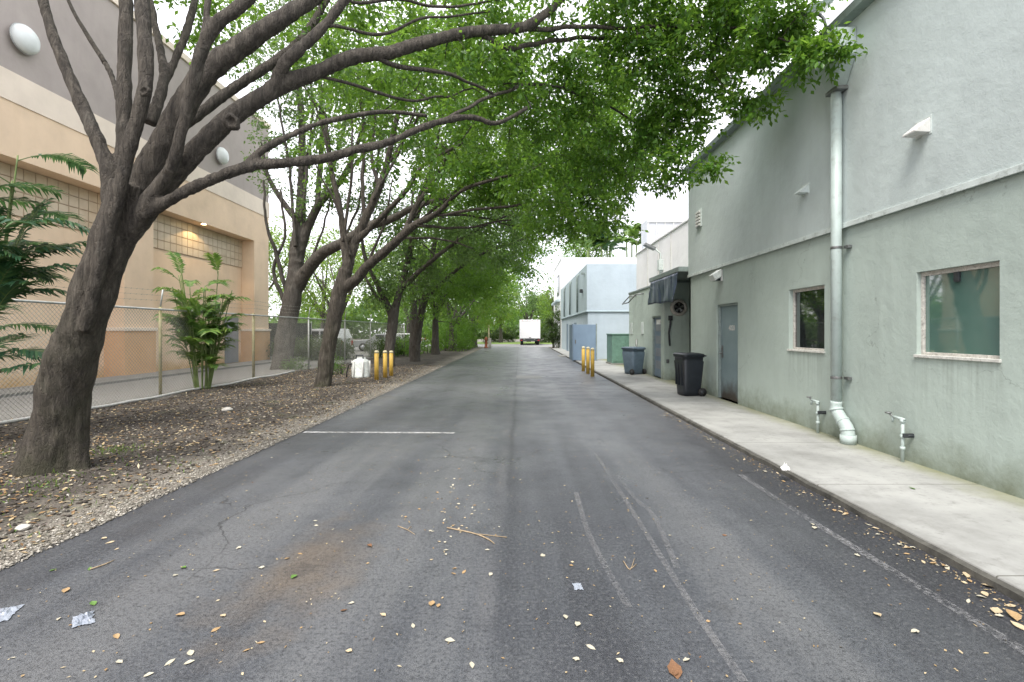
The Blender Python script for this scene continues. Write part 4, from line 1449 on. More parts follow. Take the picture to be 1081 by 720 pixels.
def make_tree(name, label, limbs, blobs, cat='tree', group=None, remesh=.025, leaf='leaf', leafL=.075, per=16, csize=.24,
              bark='bark', second=26, seed=1, twig_every=1, lump=.18, root_at=None, droop=.3, thresh=None, nsides=14, dens=1.0, thin=1.0, knots=()):
    random.seed(seed)
    rg = np.random.default_rng(seed)
    sk = Skel()
    tm, bm_ = MB(), MB()
    for i, (lst, main) in enumerate(limbs):
        pts, rad = lst if isinstance(lst, tuple) else px_path(lst, thin)
        p2, r2 = catmull(pts, rad, max(.08, min(rad) * .9))
        if main:
            cut = len(p2)
            if remesh:
                while cut > 3 and r2[cut - 1] < 1.5 * remesh: cut -= 1
            tm.tube(p2[:cut], r2[:cut], nsides, lump=lump, seed=i * 3.1)
            if cut < len(p2) - 1:
                q0 = max(0, cut - 3)
                bm_.tube(p2[q0:], r2[q0:], 10, lump=.12, seed=i)
        else:
            for k in range(1, len(p2)):
                p2[k] = p2[k] + Vector((noise.noise(p2[k] * 2 + Vector((i, 0, 0))), noise.noise(p2[k] * 2 + Vector((0, i, 5))), noise.noise(p2[k] * 2 + Vector((9, 0, i))))) * .05
            bm_.tube(p2, r2, 10, lump=.12, seed=i)
        st = 2 if len(p2) > 12 else 0
        sk.put(p2[st:], r2[st:])
    base = Vector(limbs[0][0][0][0]) if isinstance(limbs[0][0], tuple) else P(*limbs[0][0][0][:3])
    root = thing(name, label, cat, root_at or (base.x, base.y, 0), group=group)
    o = tm.build('trunk', bark, root)
    if remesh:
        md = o.modifiers.new('r', 'REMESH')
        md.mode = 'VOXEL'
        md.voxel_size = remesh
        md.use_smooth_shade = True
        md = o.modifiers.new('s', 'SMOOTH')
        md.iterations = 5
        md.factor = .6
        bake(o)
        me = o.data
        k = len(me.vertices)
        co_ = np.empty(k * 3, np.float32)
        me.vertices.foreach_get('co', co_)
        no_ = np.empty(k * 3, np.float32)
        me.vertices.foreach_get('normal', no_)
        co_, no_ = co_.reshape(-1, 3), no_.reshape(-1, 3)
        amp = min(.011, remesh * .4)
        dsp = np.array([1 - 2.4 * abs(noise.noise(Vector((q[0] * 13, q[1] * 13, q[2] * 2.6)))) + .9 * noise.noise(Vector((q[0] * 4, q[1] * 4, q[2] * 3 + 7))) for q in co_])
        me.vertices.foreach_set('co', (co_ + no_ * (dsp * amp)[:, None]).ravel())
        me.update()
    for kx, ky, kd, kr, kn in knots:
        c_ = P(kx, ky, kd)
        nrm_ = Vector(kn).normalized()
        u = nrm_.orthogonal().normalized()
        w = nrm_.cross(u)
        V, Fc = [], []
        prof = ((0, -.3), (.55, -.25), (.8, .12), (1.0, .3), (1.3, .12), (1.6, -.5))
        for ri, zi in prof:
            for q in range(18):
                a = q * 2 * math.pi / 18
                rr = kr * ri * (1 + .12 * math.sin(a * 2 + kx) + .07 * math.sin(a * 5))
                V.append(c_ + u * math.cos(a) * rr + w * math.sin(a) * rr + nrm_ * zi * kr)
        for i in range(len(prof) - 1):
            for q in range(18):
                Fc.append((i * 18 + q, i * 18 + (q + 1) % 18, (i + 1) * 18 + (q + 1) % 18, (i + 1) * 18 + q))
        MB().add(V, Fc, True).build('knot', bark, root)
    # clusters
    cl, sz = [], []
    for (c_, r_, n, s_) in blobs:
        c_ = Vector(c_)
        k = 0
        tries = 0
        n = int(n * dens)
        while k < n and tries < n * 6:
            tries += 1
            q = unit(rg.normal(size=3)) * rg.random() ** .45
            p = c_ + Vector((q[0] * r_[0], q[1] * r_[1], q[2] * r_[2]))
            if .6 * noise.noise(p * (1.5 if csize < .3 else .9) + Vector((seed, 0, 0))) + .5 * noise.noise(p * 2.9) < (thresh if thresh is not None else -.12): continue
            cl.append(p)
            sz.append(s_)
            k += 1
    if cl:
        # secondary branches towards a thinned set of cluster centres, then twigs to the rest
        idx = list(range(len(cl)))
        random.shuffle(idx)
        sec = idx[:second]
        rest = idx[second::twig_every]
        connect(sk, bm_, [cl[i] for i in sec], .05, .008, 6, .35, .10)
        third = rest[:len(rest) // 3]
        connect(sk, bm_, [cl[i] for i in third], .018, .004, 4, .3, .08)
        connect(sk, bm_, [cl[i] for i in rest[len(third):]], .009, .003, 3, .3, .05, rmax=.8)
        clA = np.array([tuple(p) for p in cl])
        skp = np.array(sk.p)
        shoot = []
        for p in clA:
            d = np.linalg.norm(skp - p, axis=1)
            j = np.argsort(d)[min(6, len(d) - 1)]
            shoot.append(p - skp[j])
        shoot = unit(np.array(shoot) + rg.normal(size=(len(cl), 3)) * .08)
        V, Fc, var = spray_leaves(clA, shoot, np.array(sz) * csize * (.7 + .6 * rg.random(len(cl))), per, leafL, rg, droop)
        np_mesh('foliage', V, Fc, leaf, var, root)
    bm_.build('branches', bark, root, fix=False)
    shift_children(root)
    return root


def PB(px, py, y, rx, ry, ry_depth, n, s=1.0):
    """blob of leaf clusters: centre and half size measured in photo pixels at depth y"""
    return (P(px, py, y), (rx * y / F, ry_depth, ry * y / F), n, s)


T1 = [
    ([(50, 516, 5.50, 100), (56, 492, 5.52, 90), (61, 465, 5.52, 78), (65, 430, 5.5, 71), (72, 391, 5.45, 68), (87, 345, 5.4, 58), (105, 290, 5.4, 55), (125, 235, 5.4, 54), (138, 195, 5.4, 50)], True),
    ([(12, 524, 5.40, 12), (30, 503, 5.45, 26), (48, 470, 5.5, 34)], True),
    ([(92, 520, 5.40, 14), (84, 495, 5.5, 26), (76, 460, 5.5, 36)], True),
    ([(118, 215, 5.45, 26), (112, 172, 5.5, 19), (82, 101, 5.6, 18), (57, 40, 5.7, 15), (44, -5, 5.8, 13), (20, -90, 6.0, 9)], True),
    ([(130, 215, 5.55, 26), (131, 150, 5.65, 20), (131, 90, 5.75, 19), (133, 0, 5.9, 17), (130, -120, 6.3, 10)], True),
    ([(88, 350, 5.22, 16), (108, 268, 5.18, 18), (126, 200, 5.15, 18), (139, 145, 5.15, 18), (152, 100, 5.15, 18), (154, 60, 5.2, 19), (150, 0, 5.3, 18), (146, -120, 5.6, 12)], True),
    ([(140, 215, 5.45, 40), (165, 165, 5.5, 36), (190, 120, 5.55, 32), (217, 78, 5.6, 30), (270, 38, 5.8, 24), (300, 18, 5.95, 20), (345, -12, 6.3, 17), (430, -70, 7.2, 12)], True),
    ([(118, 270, 5.4, 12), (158, 215, 5.27, 19), (183, 170, 5.15, 14), (198, 112, 5.1, 14), (212, 56, 5.05, 15), (226, 28, 5.05, 17), (256, 4, 5.1, 15), (300, -40, 5.3, 10)], True),
    ([(216, 45, 5.05, 10), (219, 10, 5.05, 9), (223, -30, 5.1, 8)], True),
    ([(120, 275, 5.45, 22), (150, 228, 5.36, 30), (183, 185, 5.32, 28), (213, 153, 5.35, 26), (244, 124, 5.45, 24), (274, 104, 5.55, 22), (300, 88, 5.65, 21), (330, 78, 5.8, 18), (371, 61, 6.0, 16), (413, 55, 6.25, 15), (440, 47, 6.45, 14), (495, 34, 6.9, 12), (551, 29, 7.3, 11), (579, 12, 7.6, 9), (610, -10, 7.9, 7), (690, -20, 8.3, 5)], True),
    ([(290, 90, 5.6, 15), (300, 68, 5.55, 15), (315, 53, 5.6, 14), (342, 28, 5.75, 12), (368, -4, 5.9, 10), (410, -40, 6.3, 7)], True),
    ([(112, 275, 5.45, 14), (140, 238, 5.36, 20), (173, 215, 5.24, 16), (213, 194, 5.18, 14.5), (250, 180, 5.2, 14), (275, 174, 5.3, 14), (302, 172, 5.4, 12), (343, 167, 5.6, 11), (377, 158, 5.8, 10), (410, 150, 6.0, 9), (440, 137, 6.25, 8), (470, 127, 6.5, 8), (500, 124, 6.8, 7), (525, 130, 7.0, 5), (560, 112, 7.3, 4)], True),
    ([(258, 176, 5.25, 9), (275, 160, 5.3, 9), (300, 146, 5.4, 8), (332, 132, 5.6, 7), (354, 126, 5.75, 6.5), (404, 118, 6.1, 5), (450, 122, 6.5, 4)], True),
    ([(190, 135, 5.9, 14), (244, 95, 6.3, 13), (300, 58, 6.6, 12), (325, 33, 6.9, 10), (350, -10, 7.3, 8)], True),
    ([(158, 130, 6.0, 16), (173, 82, 6.3, 12), (164, 27, 6.7, 9), (150, -40, 7.0, 7)], True),
    ([(174, 90, 6.3, 10), (188, 55, 6.5, 9), (200, 24, 6.7, 9), (212, -30, 7.1, 7)], True),
    ([(128, 120, 6.0, 8), (118, 80, 6.3, 8), (94, 40, 6.5, 6.5), (76, 9, 6.6, 5), (60, -30, 6.8, 4)], True),
    ([(395, 60, 6.15, 6), (415, 68, 6.3, 6), (454, 75, 6.6, 5), (482, 80, 6.8, 4), (520, 100, 7.2, 3)], False),
    ([(500, 33, 6.95, 6), (540, 50, 7.4, 6), (590, 42, 8.0, 5), (660, 40, 8.6, 4), (730, 50, 8.9, 2.5)], False),
    ([(540, 30, 7.25, 6), (600, 30, 7.8, 5), (680, 28, 8.1, 4), (780, 30, 7.6, 3), (850, 50, 6.9, 2)], False),
    ([(470, 127, 6.5, 4), (520, 100, 7.2, 4), (580, 90, 8.2, 3), (640, 110, 9, 2.5), (700, 150, 9.3, 2)], False),
    ([(330, 78, 5.8, 4), (400, 98, 6.3, 4), (450, 105, 6.9, 3), (500, 92, 7.5, 2)], False),
    ([(345, 28, 5.75, 4), (400, 35, 6.2, 4), (450, 20, 6.6, 3), (520, 10, 7.2, 2)], False),
    ([(371, 2, 5.9, 4), (410, -2, 6.2, 4), (480, 8, 6.8, 3), (540, -5, 7.4, 2)], False),
]
B1 = [PB(600, -25, 7.9, 90, 40, 1.0, 75), PB(700, 0, 8.2, 90, 45, 1.1, 150), PB(780, -10, 7.6, 75, 48, 1.0, 150), PB(850, -5, 6.9, 45, 30, .6, 45),
      PB(755, 60, 8.2, 70, 45, .9, 130), PB(680, 70, 8.8, 80, 60, 1.1, 170), PB(820, 45, 7.4, 50, 28, .5, 60), PB(865, 60, 6.7, 26, 22, .35, 26, .8),
      PB(600, 70, 8.6, 80, 55, 1.2, 120), PB(720, 125, 8.9, 55, 40, .8, 95), PB(650, 150, 9.3, 80, 55, 1.1, 140), PB(715, 180, 8.6, 28, 32, .5, 32, .8), PB(755, 175, 8.0, 16, 14, .3, 9, .7),
      PB(790, 110, 7.9, 35, 18, .4, 26, .8), PB(560, 130, 8.8, 75, 60, 1.2, 85), PB(600, 205, 10, 70, 45, 1.2, 95), PB(505, 95, 7.8, 60, 60, 1.2, 45), PB(450, 20, 7.5, 90, 40, 1.2, 50),
      PB(360, -5, 7.4, 90, 40, 1.2, 36), PB(180, -70, 6.5, 140, 60, 1.6, 60), PB(30, -110, 6.6, 90, 60, 1.4, 40), PB(440, 165, 7.6, 60, 30, .9, 22, .8), PB(480, -90, 7.5, 220, 60, 1.8, 130),
      PB(530, 50, 8.2, 60, 60, 1.2, 60), PB(400, 90, 7.6, 60, 40, 1.0, 30), PB(330, 60, 7.4, 60, 40, 1.0, 24), PB(215, 30, 7.6, 40, 30, .8, 22)]
make_tree('street_tree', 'large many-limbed tree with a thick leaning trunk, nearest to the camera', T1, B1, remesh=.02, leafL=.10, per=24, csize=.25, second=70, seed=11, dens=1.25, thresh=-.12, thin=.90, knots=((244, 128, 5.31, .055, (.25, -1, -.1)), (152, 96, 5.0, .035, (.1, -1, 0))), group='trees along the verge', lump=.16)

T2 = [
    ([(297, 395, 20.4, 36), (299, 375, 20.6, 28), (303, 345, 20.8, 26), (308, 318, 20.9, 25), (312, 290, 21, 22)], True),
    ([(312, 305, 21, 20), (324, 286, 20.6, 18), (341, 267, 20.0, 16), (362, 256, 19.4, 14), (387, 240, 18.8, 13), (416, 230, 18.2, 10), (437, 219, 17.6, 8), (480, 205, 17, 5)], True),
    ([(312, 300, 21, 24), (314, 260, 21, 20), (317, 230, 21, 15), (319, 180, 21.1, 11), (318, 120, 21.2, 9), (312, 60, 21.5, 6)], True),
    ([(316, 270, 21, 13), (325, 240, 20.9, 12), (338, 214, 20.7, 11), (353, 199, 20.4, 9), (368, 176, 20, 7), (385, 130, 19.5, 5)], True),
    ([(315, 262, 21, 12), (314, 235, 21.2, 10), (302, 218, 21.4, 8), (283, 186, 21.6, 6), (276, 150, 21.8, 4)], True),
    ([(334, 222, 20.8, 7), (337, 190, 20.8, 8), (340, 140, 20.8, 7), (338, 80, 21, 5)], True),
    ([(302, 305, 20.9, 6), (292, 270, 20.6, 6), (281, 235, 20.2, 4), (279, 190, 20, 3)], False),
    ([(300, 318, 20.9, 6), (289, 285, 20.8, 5), (300, 250, 20.7, 4), (296, 200, 20.6, 3)], False),
]
for bx, by, tx_, ty, w_ in ((318, 230, 330, 60, 4), (338, 214, 372, 90, 4), (387, 240, 402, 120, 4), (312, 260, 290, 90, 4), (353, 199, 420, 110, 3), (362, 256, 385, 180, 3), (319, 180, 350, 40, 3), (324, 286, 352, 190, 3)):
    T2.append(([(bx, by, 20.6, w_ + 1), ((bx + tx_) / 2 + 4, (by + ty) / 2, 20.4, w_), (tx_, ty, 20.2, w_ * .6)], False))
B2 = [PB(330, 90, 21, 80, 60, 3, 120), PB(300, 165, 21.5, 30, 50, 2, 30), PB(400, 130, 20, 80, 70, 2.5, 130), PB(360, 210, 20.5, 60, 30, 2, 35), PB(290, 20, 22, 80, 60, 3, 90), PB(430, 40, 19, 90, 60, 3, 110), PB(480, 160, 18, 50, 50, 2, 60), PB(340, -60, 21, 110, 60, 3.5, 90)]
make_tree('street_tree', 'thick grey trunk with upright forks behind the chain-link fence', T2, B2, remesh=.04, leaf='leaf_mid', leafL=.15, per=28, csize=.48, bark='bark_far', second=70, seed=12, dens=2.0, thin=.80, group='trees along the verge')

T3 = [
    ([(338, 418, 13.9, 24), (342, 400, 13.95, 20), (347, 365, 14.0, 19), (353, 335, 14.0, 19), (358, 310, 14.0, 19), (365, 285, 14, 17)], True),
    ([(362, 298, 14, 16), (370, 270, 14, 13), (380, 243, 14, 11), (395, 211, 13.9, 10), (407, 178, 13.8, 8), (420, 120, 13.5, 6)], True),
    ([(362, 305, 14, 15), (374, 297, 13.9, 13), (388, 281, 13.7, 12), (416, 257, 13.3, 11), (437, 238, 13, 9), (460, 226, 12.7, 7), (485, 203, 12.3, 5), (512, 192, 11.8, 4), (560, 180, 11.3, 3)], True),
    ([(366, 282, 14, 10), (363, 255, 14.1, 9), (358, 215, 14.2, 7), (350, 180, 14.3, 6), (343, 120, 14.5, 5)], True),
    ([(425, 250, 13.2, 7), (440, 217, 13.2, 7), (457, 192, 13.2, 5), (475, 160, 13, 4)], True),
    ([(376, 255, 14, 8), (400, 232, 13.6, 7), (430, 200, 13.2, 6), (447, 175, 13, 4), (490, 150, 12.5, 3)], True),
    ([(385, 232, 14, 5), (382, 190, 14.2, 5), (384, 140, 14.4, 4), (378, 80, 14.6, 3)], False),
    ([(400, 200, 13.9, 5), (392, 160, 14, 4), (398, 110, 14, 3)], False),
    ([(455, 228, 12.8, 4), (500, 222, 12.3, 3.5), (550, 215, 12, 3)], False),
    ([(440, 237, 12.9, 4), (490, 240, 12.8, 3), (540, 232, 12.6, 2)], False),
]
for bx, by, tx_, ty, w_ in ((370, 270, 332, 170, 3), (388, 281, 415, 190, 3), (416, 257, 470, 180, 3), (437, 238, 520, 170, 3), (395, 211, 440, 110, 3.5), (362, 255, 372, 120, 3.5), (460, 226, 545, 240, 2.5), (350, 180, 322, 90, 3), (407, 178, 460, 90, 3), (425, 250, 500, 262, 2.5), (440, 217, 470, 110, 3)):
    T3.append(([(bx, by, 13.8, w_ + 1), ((bx + tx_) / 2 + 4, (by + ty) / 2 - 3, 13.6, w_), (tx_, ty, 13.2, w_ * .5)], False))
B3 = [PB(430, 90, 14, 80, 50, 2, 110), PB(520, 130, 13, 75, 60, 2, 150), PB(380, 60, 14.5, 60, 50, 2, 60), PB(560, 190, 12.5, 70, 45, 1.6, 130), PB(600, 160, 13, 60, 50, 1.5, 110), PB(350, 150, 14.5, 40, 50, 1.5, 30), PB(500, 60, 13.5, 80, 50, 2, 110), PB(620, 210, 12.8, 34, 42, 1.2, 60), PB(480, 195, 12.8, 60, 26, 1.2, 40), PB(640, 120, 12.5, 60, 50, 1.6, 90), PB(580, 240, 13.5, 30, 24, 1.2, 24), PB(648, 200, 12.8, 30, 32, 1.0, 34), PB(640, 240, 13.2, 24, 18, .8, 8), PB(672, 170, 12, 26, 30, 1, 30)]
make_tree('street_tree', 'slender trunk leaning right over the verge, forked at mid height', T3, B3, remesh=.03, leafL=.125, per=28, csize=.38, second=70, seed=13, dens=1.6, thin=.86, group='trees along the verge', bark='bark')

T4 = [
    ([(409, 391, 21.6, 22), (411, 370, 21.6, 15), (414, 345, 21.6, 15), (416, 325, 21.6, 16)], True),
    ([(414, 335, 21.6, 10), (407, 318, 21.4, 9), (398, 300, 21, 7), (385, 270, 20.5, 6), (380, 230, 20, 4)], True),
    ([(416, 330, 21.6, 12), (424, 300, 21.6, 9), (432, 270, 21.6, 9), (440, 230, 21.4, 8), (455, 180, 21, 5)], True),
    ([(424, 305, 21.6, 8), (450, 280, 20.8, 7), (490, 250, 19.5, 5), (540, 225, 18.5, 3)], True),
    ([(408, 322, 21.4, 5), (395, 310, 21.2, 5), (385, 290, 21, 4)], False),
]
B4 = [PB(430, 285, 21.5, 45, 35, 1.6, 90), PB(470, 240, 21, 55, 45, 2, 120), PB(420, 230, 21.5, 45, 40, 2, 60), PB(520, 250, 19.5, 50, 40, 2, 110), PB(400, 310, 21.3, 26, 20, 1, 26), PB(560, 215, 19, 50, 45, 2, 110), PB(500, 170, 20, 70, 50, 2.5, 120)]
make_tree('street_tree', 'forked grey tree with dusty low foliage behind the yellow bollards', T4, B4, remesh=.035, leaf='leaf_mid', leafL=.15, per=28, csize=.48, bark='bark_far', second=60, seed=14, dens=1.1, thin=.72, group='trees along the verge')

T5 = [
    ([(437, 386, 25.6, 20), (439, 372, 25.6, 14), (441, 350, 25.6, 13), (446, 325, 25.6, 12), (452, 300, 25.5, 10), (460, 250, 25, 7), (475, 200, 25, 4)], True),
    ([(448, 318, 25.6, 7), (470, 295, 24.5, 6), (505, 270, 23, 5), (560, 250, 21.5, 3)], True),
    ([(445, 325, 25.6, 6), (436, 295, 26, 5), (425, 260, 26.5, 4)], True),
]
B5 = [PB(455, 310, 25.5, 35, 28, 2, 80), PB(490, 280, 25, 50, 40, 2.5, 140), PB(540, 270, 23.5, 45, 35, 2.5, 130), PB(480, 220, 25, 60, 50, 3, 120), PB(555, 250, 23, 28, 40, 2, 60), PB(550, 200, 24, 50, 50, 2.5, 90), PB(520, 310, 26, 30, 25, 2, 60)]
make_tree('street_tree', 'dark straight-trunked tree right of the yellow bollards', T5, B5, remesh=.035, leafL=.16, per=26, csize=.55, bark='bark_far', second=60, seed=15, dens=1.0, thin=.66, group='trees along the verge')


def auto_tree(name, label, x, y, h, cr, seed, leaf='leaf', leafL=.21, nc=420, low=.3, lean=(0, 0), tr_r=.22, group=None, csize=.55, per=24, bark='bark_far', cat='tree', over=0, forks=5):
    random.seed(seed)
    b = Vector((x, y, 0))
    th = h * low
    top = b + Vector((lean[0], lean[1], th))
    limbs = [(([b - Vector((0, 0, .1)), b + Vector((lean[0] * .3, lean[1] * .3, th * .5)), top], [tr_r * 1.5, tr_r, tr_r * .85]), True)]
    for k in range(forks):
        a = k * 6.283 / forks + random.random()
        e = top + Vector((math.cos(a) * cr * .55 + over * .5, math.sin(a) * cr * .55, (h - th) * random.uniform(.4, .8)))
        m_ = top.lerp(e, .45) + Vector((random.gauss(0, .2), random.gauss(0, .2), .3))
        limbs.append((([top - Vector((0, 0, .2)), m_, e], [tr_r * .6, tr_r * .38, tr_r * .12]), True))
    cz = (h + th * .8) / 2
    blobs = []
    for k in range(9):
        a = k * .698 * 2.4
        rr = cr * random.uniform(.3, .75)
        zz_ = cz + (h - th) * random.uniform(-.38, .34)
        blobs.append(((x + math.cos(a) * rr + lean[0] + over, y + math.sin(a) * rr, zz_), (cr * .48, cr * .48, (h - th) * .24), int(nc * .72) // 9, 1))
    return make_tree(name, label, limbs, blobs, cat, group, remesh=0, leaf=leaf, leafL=leafL, per=per, csize=csize, bark=bark, second=40, seed=seed, twig_every=3, root_at=(x, y, 0), nsides=9)


g6 = 'trees along the verge'
auto_tree('street_tree', 'tree with a dark trunk just behind the pale timber post', -5.7, 33.5, 9.5, 4.2, 21, nc=520, over=1.0, group=g6)
auto_tree('street_tree', 'third tree from the far end of the verge, low glossy foliage', -5.4, 39.5, 10, 4.4, 22, leaf='leaf_bright', nc=520, low=.22, over=1.2, group=g6)
auto_tree('street_tree', 'second tree from the far end of the verge, foliage near the ground', -5.3, 45, 9.5, 4.6, 23, nc=520, low=.2, over=1.2, group=g6)
auto_tree('street_tree', 'last tree of the verge, bright leaves hanging over the road end', -4.6, 51, 9, 4.4, 24, leaf='leaf_bright', nc=520, low=.24, over=1.0, group=g6)
auto_tree('street_tree', 'tall dark crown reaching over the road beyond the straight-trunked tree', -6.3, 29.5, 11.5, 4.6, 25, nc=620, over=2.2, group=g6, low=.34)
# background trees beyond the fence
bgk = [(-14, 38, 10, 4.5, 'leaf_bright', 'bright green tree behind the white parked wagon'),
       (-20, 36, 11, 5, 'leaf_bright', 'bright tree just right of the tan building corner'),
       (-17.5, 44, 12, 5.5, 'leaf_bright', 'yellow-green tree beyond the black screen fence'),
       (-11, 49, 12, 5, 'leaf_mid', 'dusty green tree in the gap behind the forked tree'),
       (-24, 52, 13, 6, 'leaf', 'dark green tree farthest back behind the car park'),
       (-9.5, 56, 12, 5, 'leaf_bright', 'fresh green tree behind the low foliage of the verge')]
for i, (x, y, h, cr, lf, lb) in enumerate(bgk):
    auto_tree('shade_tree', lb, x, y, h, cr, 40 + i, leaf=lf, leafL=.22, nc=430, low=.25, csize=.75, per=20, group='trees beyond the fence')
# trees at the end of the road
endt = [(-6.5, 66, 8, 3.8, 'leaf', 'dark-trunked tree on the lawn left of the far road end'),
        (-2.6, 70, 8.5, 3.8, 'leaf', 'round dark tree on the lawn left of the white truck'),
        (1.5, 78, 10, 4.2, 'leaf_mid', 'greyish tree rising directly behind the white truck'),
        (5.5, 73, 10, 3.2, 'leaf_bright', 'light green tree just right of the white truck'),
        (-12, 74, 10, 5, 'leaf_mid', 'dusty tree on the lawn far left of the road end'),
        (10, 84, 12, 5, 'leaf', 'dark tree behind the tall white building'),
        (-18, 82, 12, 6, 'leaf', 'broad dark tree closing the view far left')]
for i, (x, y, h, cr, lf, lb) in enumerate(endt):
    auto_tree('park_tree', lb, x, y, h, cr, 60 + i, leaf=lf, leafL=.3, nc=300, low=.27, csize=.9, per=18, group='trees at the road end', tr_r=.25)
# a far-off wood that closes the horizon
rg = np.random.default_rng(5)
n = 5200
a = rg.uniform(-1.25, 1.25, n)
rr = rg.uniform(105, 135, n)
cl = np.stack([np.sin(a) * rr, np.cos(a) * rr, (rg.random(n) ** .8) * (6 + 3 * np.sin(a * 17) + 1.5 * np.sin(a * 41))], 1)
V, Fc, var = spray_leaves(cl, unit(rg.normal(size=(n, 3))), np.full(n, 2.4), 12, 1.3, rg, .2)
o = np_mesh('far_wood', V, Fc, 'leaf_mid', var)
tag(o, 'far line of trees closing the horizon', 'wood', kind='stuff')

# trees and palms over the roofs on the right
auto_tree('shade_tree', 'leafy tree standing up behind the white building roofs', 8.5, 63, 15.5, 3.8, 81, leaf='leaf', leafL=.26, nc=360, low=.6, csize=.8, per=20)
auto_tree('shade_tree', 'columnar dark tree hugging the far end of the blue building', 3.3, 47.6, 3.9, .8, 82, leaf='leaf_hedge', leafL=.16, nc=240, low=.1, csize=.4, per=24, tr_r=.08, cat='shrub')


def fronds(mb_leaf, stems, seed, nleaf=26, lw=.03, ll=.3, up=.6):
    """stems: (base, direction, length, droop). fills leaflet quads; returns rachis paths"""
    rg_ = np.random.default_rng(seed)
    paths = []
    for base, d, L, droop in stems:
        d = Vector(d).normalized()
        p = Vector(base)
        pts = [p.copy()]
        n = 12
        for k in range(n):
            dd_ = (d + Vector((0, 0, -droop * (k / n) ** 1.5))).normalized()
            p = p + dd_ * L / n
            pts.append(p.copy())
        paths.append(pts)
        side0 = d.cross(Vector((0, 0, 1)))
        if side0.length < .1: side0 = Vector((1, 0, 0))
        side0.normalize()
        for k in range(nleaf):
            u = .22 + .78 * k / nleaf
            i = min(n - 1, int(u * n))
            q = pts[i].lerp(pts[i + 1], u * n - i)
            tdir = (pts[i + 1] - pts[i]).normalized()
            env = math.sin(min(1, (u - .12) * 1.15) * math.pi * .85) * .8 + .25
            for s_ in (-1, 1):
                l_ = ll * env * rg_.uniform(.85, 1.1)
                ax = (side0 * s_ * .85 + tdir * .65 + Vector((0, 0, .12 + rg_.normal() * .08))).normalized()
                nrm_ = tdir.cross(ax).normalized() * s_
                w_ = nrm_.cross(ax).normalized() * lw * .5 * rg_.uniform(.8, 1.2)
                m_ = q + ax * l_ * .5 + Vector((0, 0, -l_ * .04))
                e = q + ax * l_ + Vector((0, 0, -l_ * rg_.uniform(.22, .5)))
                o_ = len(mb_leaf.v)
                mb_leaf.v += [tuple(q - w_ * .4), tuple(q + w_ * .4), tuple(m_ + w_), tuple(m_ - w_), tuple(e)]
                mb_leaf.f += [(o_, o_ + 1, o_ + 2, o_ + 3), (o_ + 3, o_ + 2, o_ + 4)]
                mb_leaf.sm += [False, False]
                mb_leaf.mi += [0, 0]
    return paths


def set_var(o, seed):
    rg_ = np.random.default_rng(seed)
    me = o.data
    a = me.attributes.new('var', 'FLOAT', 'POINT')
    n = len(me.vertices)
    a.data.foreach_set('value', np.repeat(rg_.random(n // 5 + 1), 5)[:n].astype(np.float32))


def cane_palm(name, label, x, y, z, canes, nfr, L, mat, seed, spread=.5, nleaf=26, lw=.03, ll=.3, cat='palm', top=3.0, azr=(0, 6.283), droop=.9):
    random.seed(seed)
    root = thing(name, label, cat, (x, y, z))
    lf = MB()
    st = []
    cm = MB()
    for c_ in range(canes):
        a = random.uniform(0, 6.283)
        h = top * (random.uniform(.35, 1) if top < 10 else random.uniform(.88, 1))
        b = Vector((math.cos(a) * .16, math.sin(a) * .16, -.05))
        e = Vector((math.cos(a) * spread * random.uniform(.3, 1) * h / top, math.sin(a) * spread * random.uniform(.3, 1) * h / top, h * .62))
        m_ = b.lerp(e, .5) + Vector((0, 0, .1))
        p2, r2 = catmull([b, m_, e], [.015, .013, .010] if top < 10 else [.16, .12, .08], .15)
        cm.tube(p2, r2, 6)
        for k in range(nfr):
            az = random.uniform(*azr)
            el = random.uniform(.35, 1.3)
            d = Vector((math.cos(az) * math.cos(el), math.sin(az) * math.cos(el), math.sin(el)))
            zz_ = random.uniform(.42, 1) if top < 10 else random.uniform(.9, 1)
            st.append((b.lerp(e, zz_), d, L * random.uniform(.7, 1.1), droop * random.uniform(.6, 1.3)))
    paths = fronds(lf, st, seed, nleaf, lw, ll)
    for pts in paths:
        cm.tube(pts, [.009 - .007 * i / len(pts) for i in range(len(pts))], 4, cap=False)
    o = lf.build('fronds', mat, root, fix=False)
    set_var(o, seed)
    cm.build('stems', 'bamboo', root, fix=False)
    return root


p = G(214, 413)
cane_palm('cane_palm', 'bushy cane palm growing against the chain-link fence', p.x, p.y, .02, 34, 3, .72, 'palm_fresh', 5, spread=.9, nleaf=13, lw=.05, ll=.34, top=5.3)
cane_palm('palm_shrub', 'dark blue-green palm reaching in at the left edge by the fence', -7.75, 6.9, 0, 11, 4, 1.2, 'palm', 6, spread=.7, nleaf=22, lw=.05, ll=.36, top=7.0, azr=(-1.9, 1.9))
cane_palm('roof_palm', 'bright green palm tuft rising behind the white parapet', 8.3, 58, 0, 3, 8, 2.6, 'palm_fresh', 8, spread=.8, nleaf=30, lw=.12, ll=.95, top=21)
cane_palm('roof_palm', 'yellow-green palm beside the tall rooftop block', 12.9, 57, 0, 3, 9, 2.8, 'palm_fresh', 9, spread=1.2, nleaf=30, lw=.12, ll=.95, top=22)
cane_palm('roof_palm', 'darker palm between the two bright palm tufts', 10.5, 58.5, 0, 4, 9, 2.8, 'palm', 10, spread=1.4, nleaf=30, lw=.12, ll=.95, top=21)


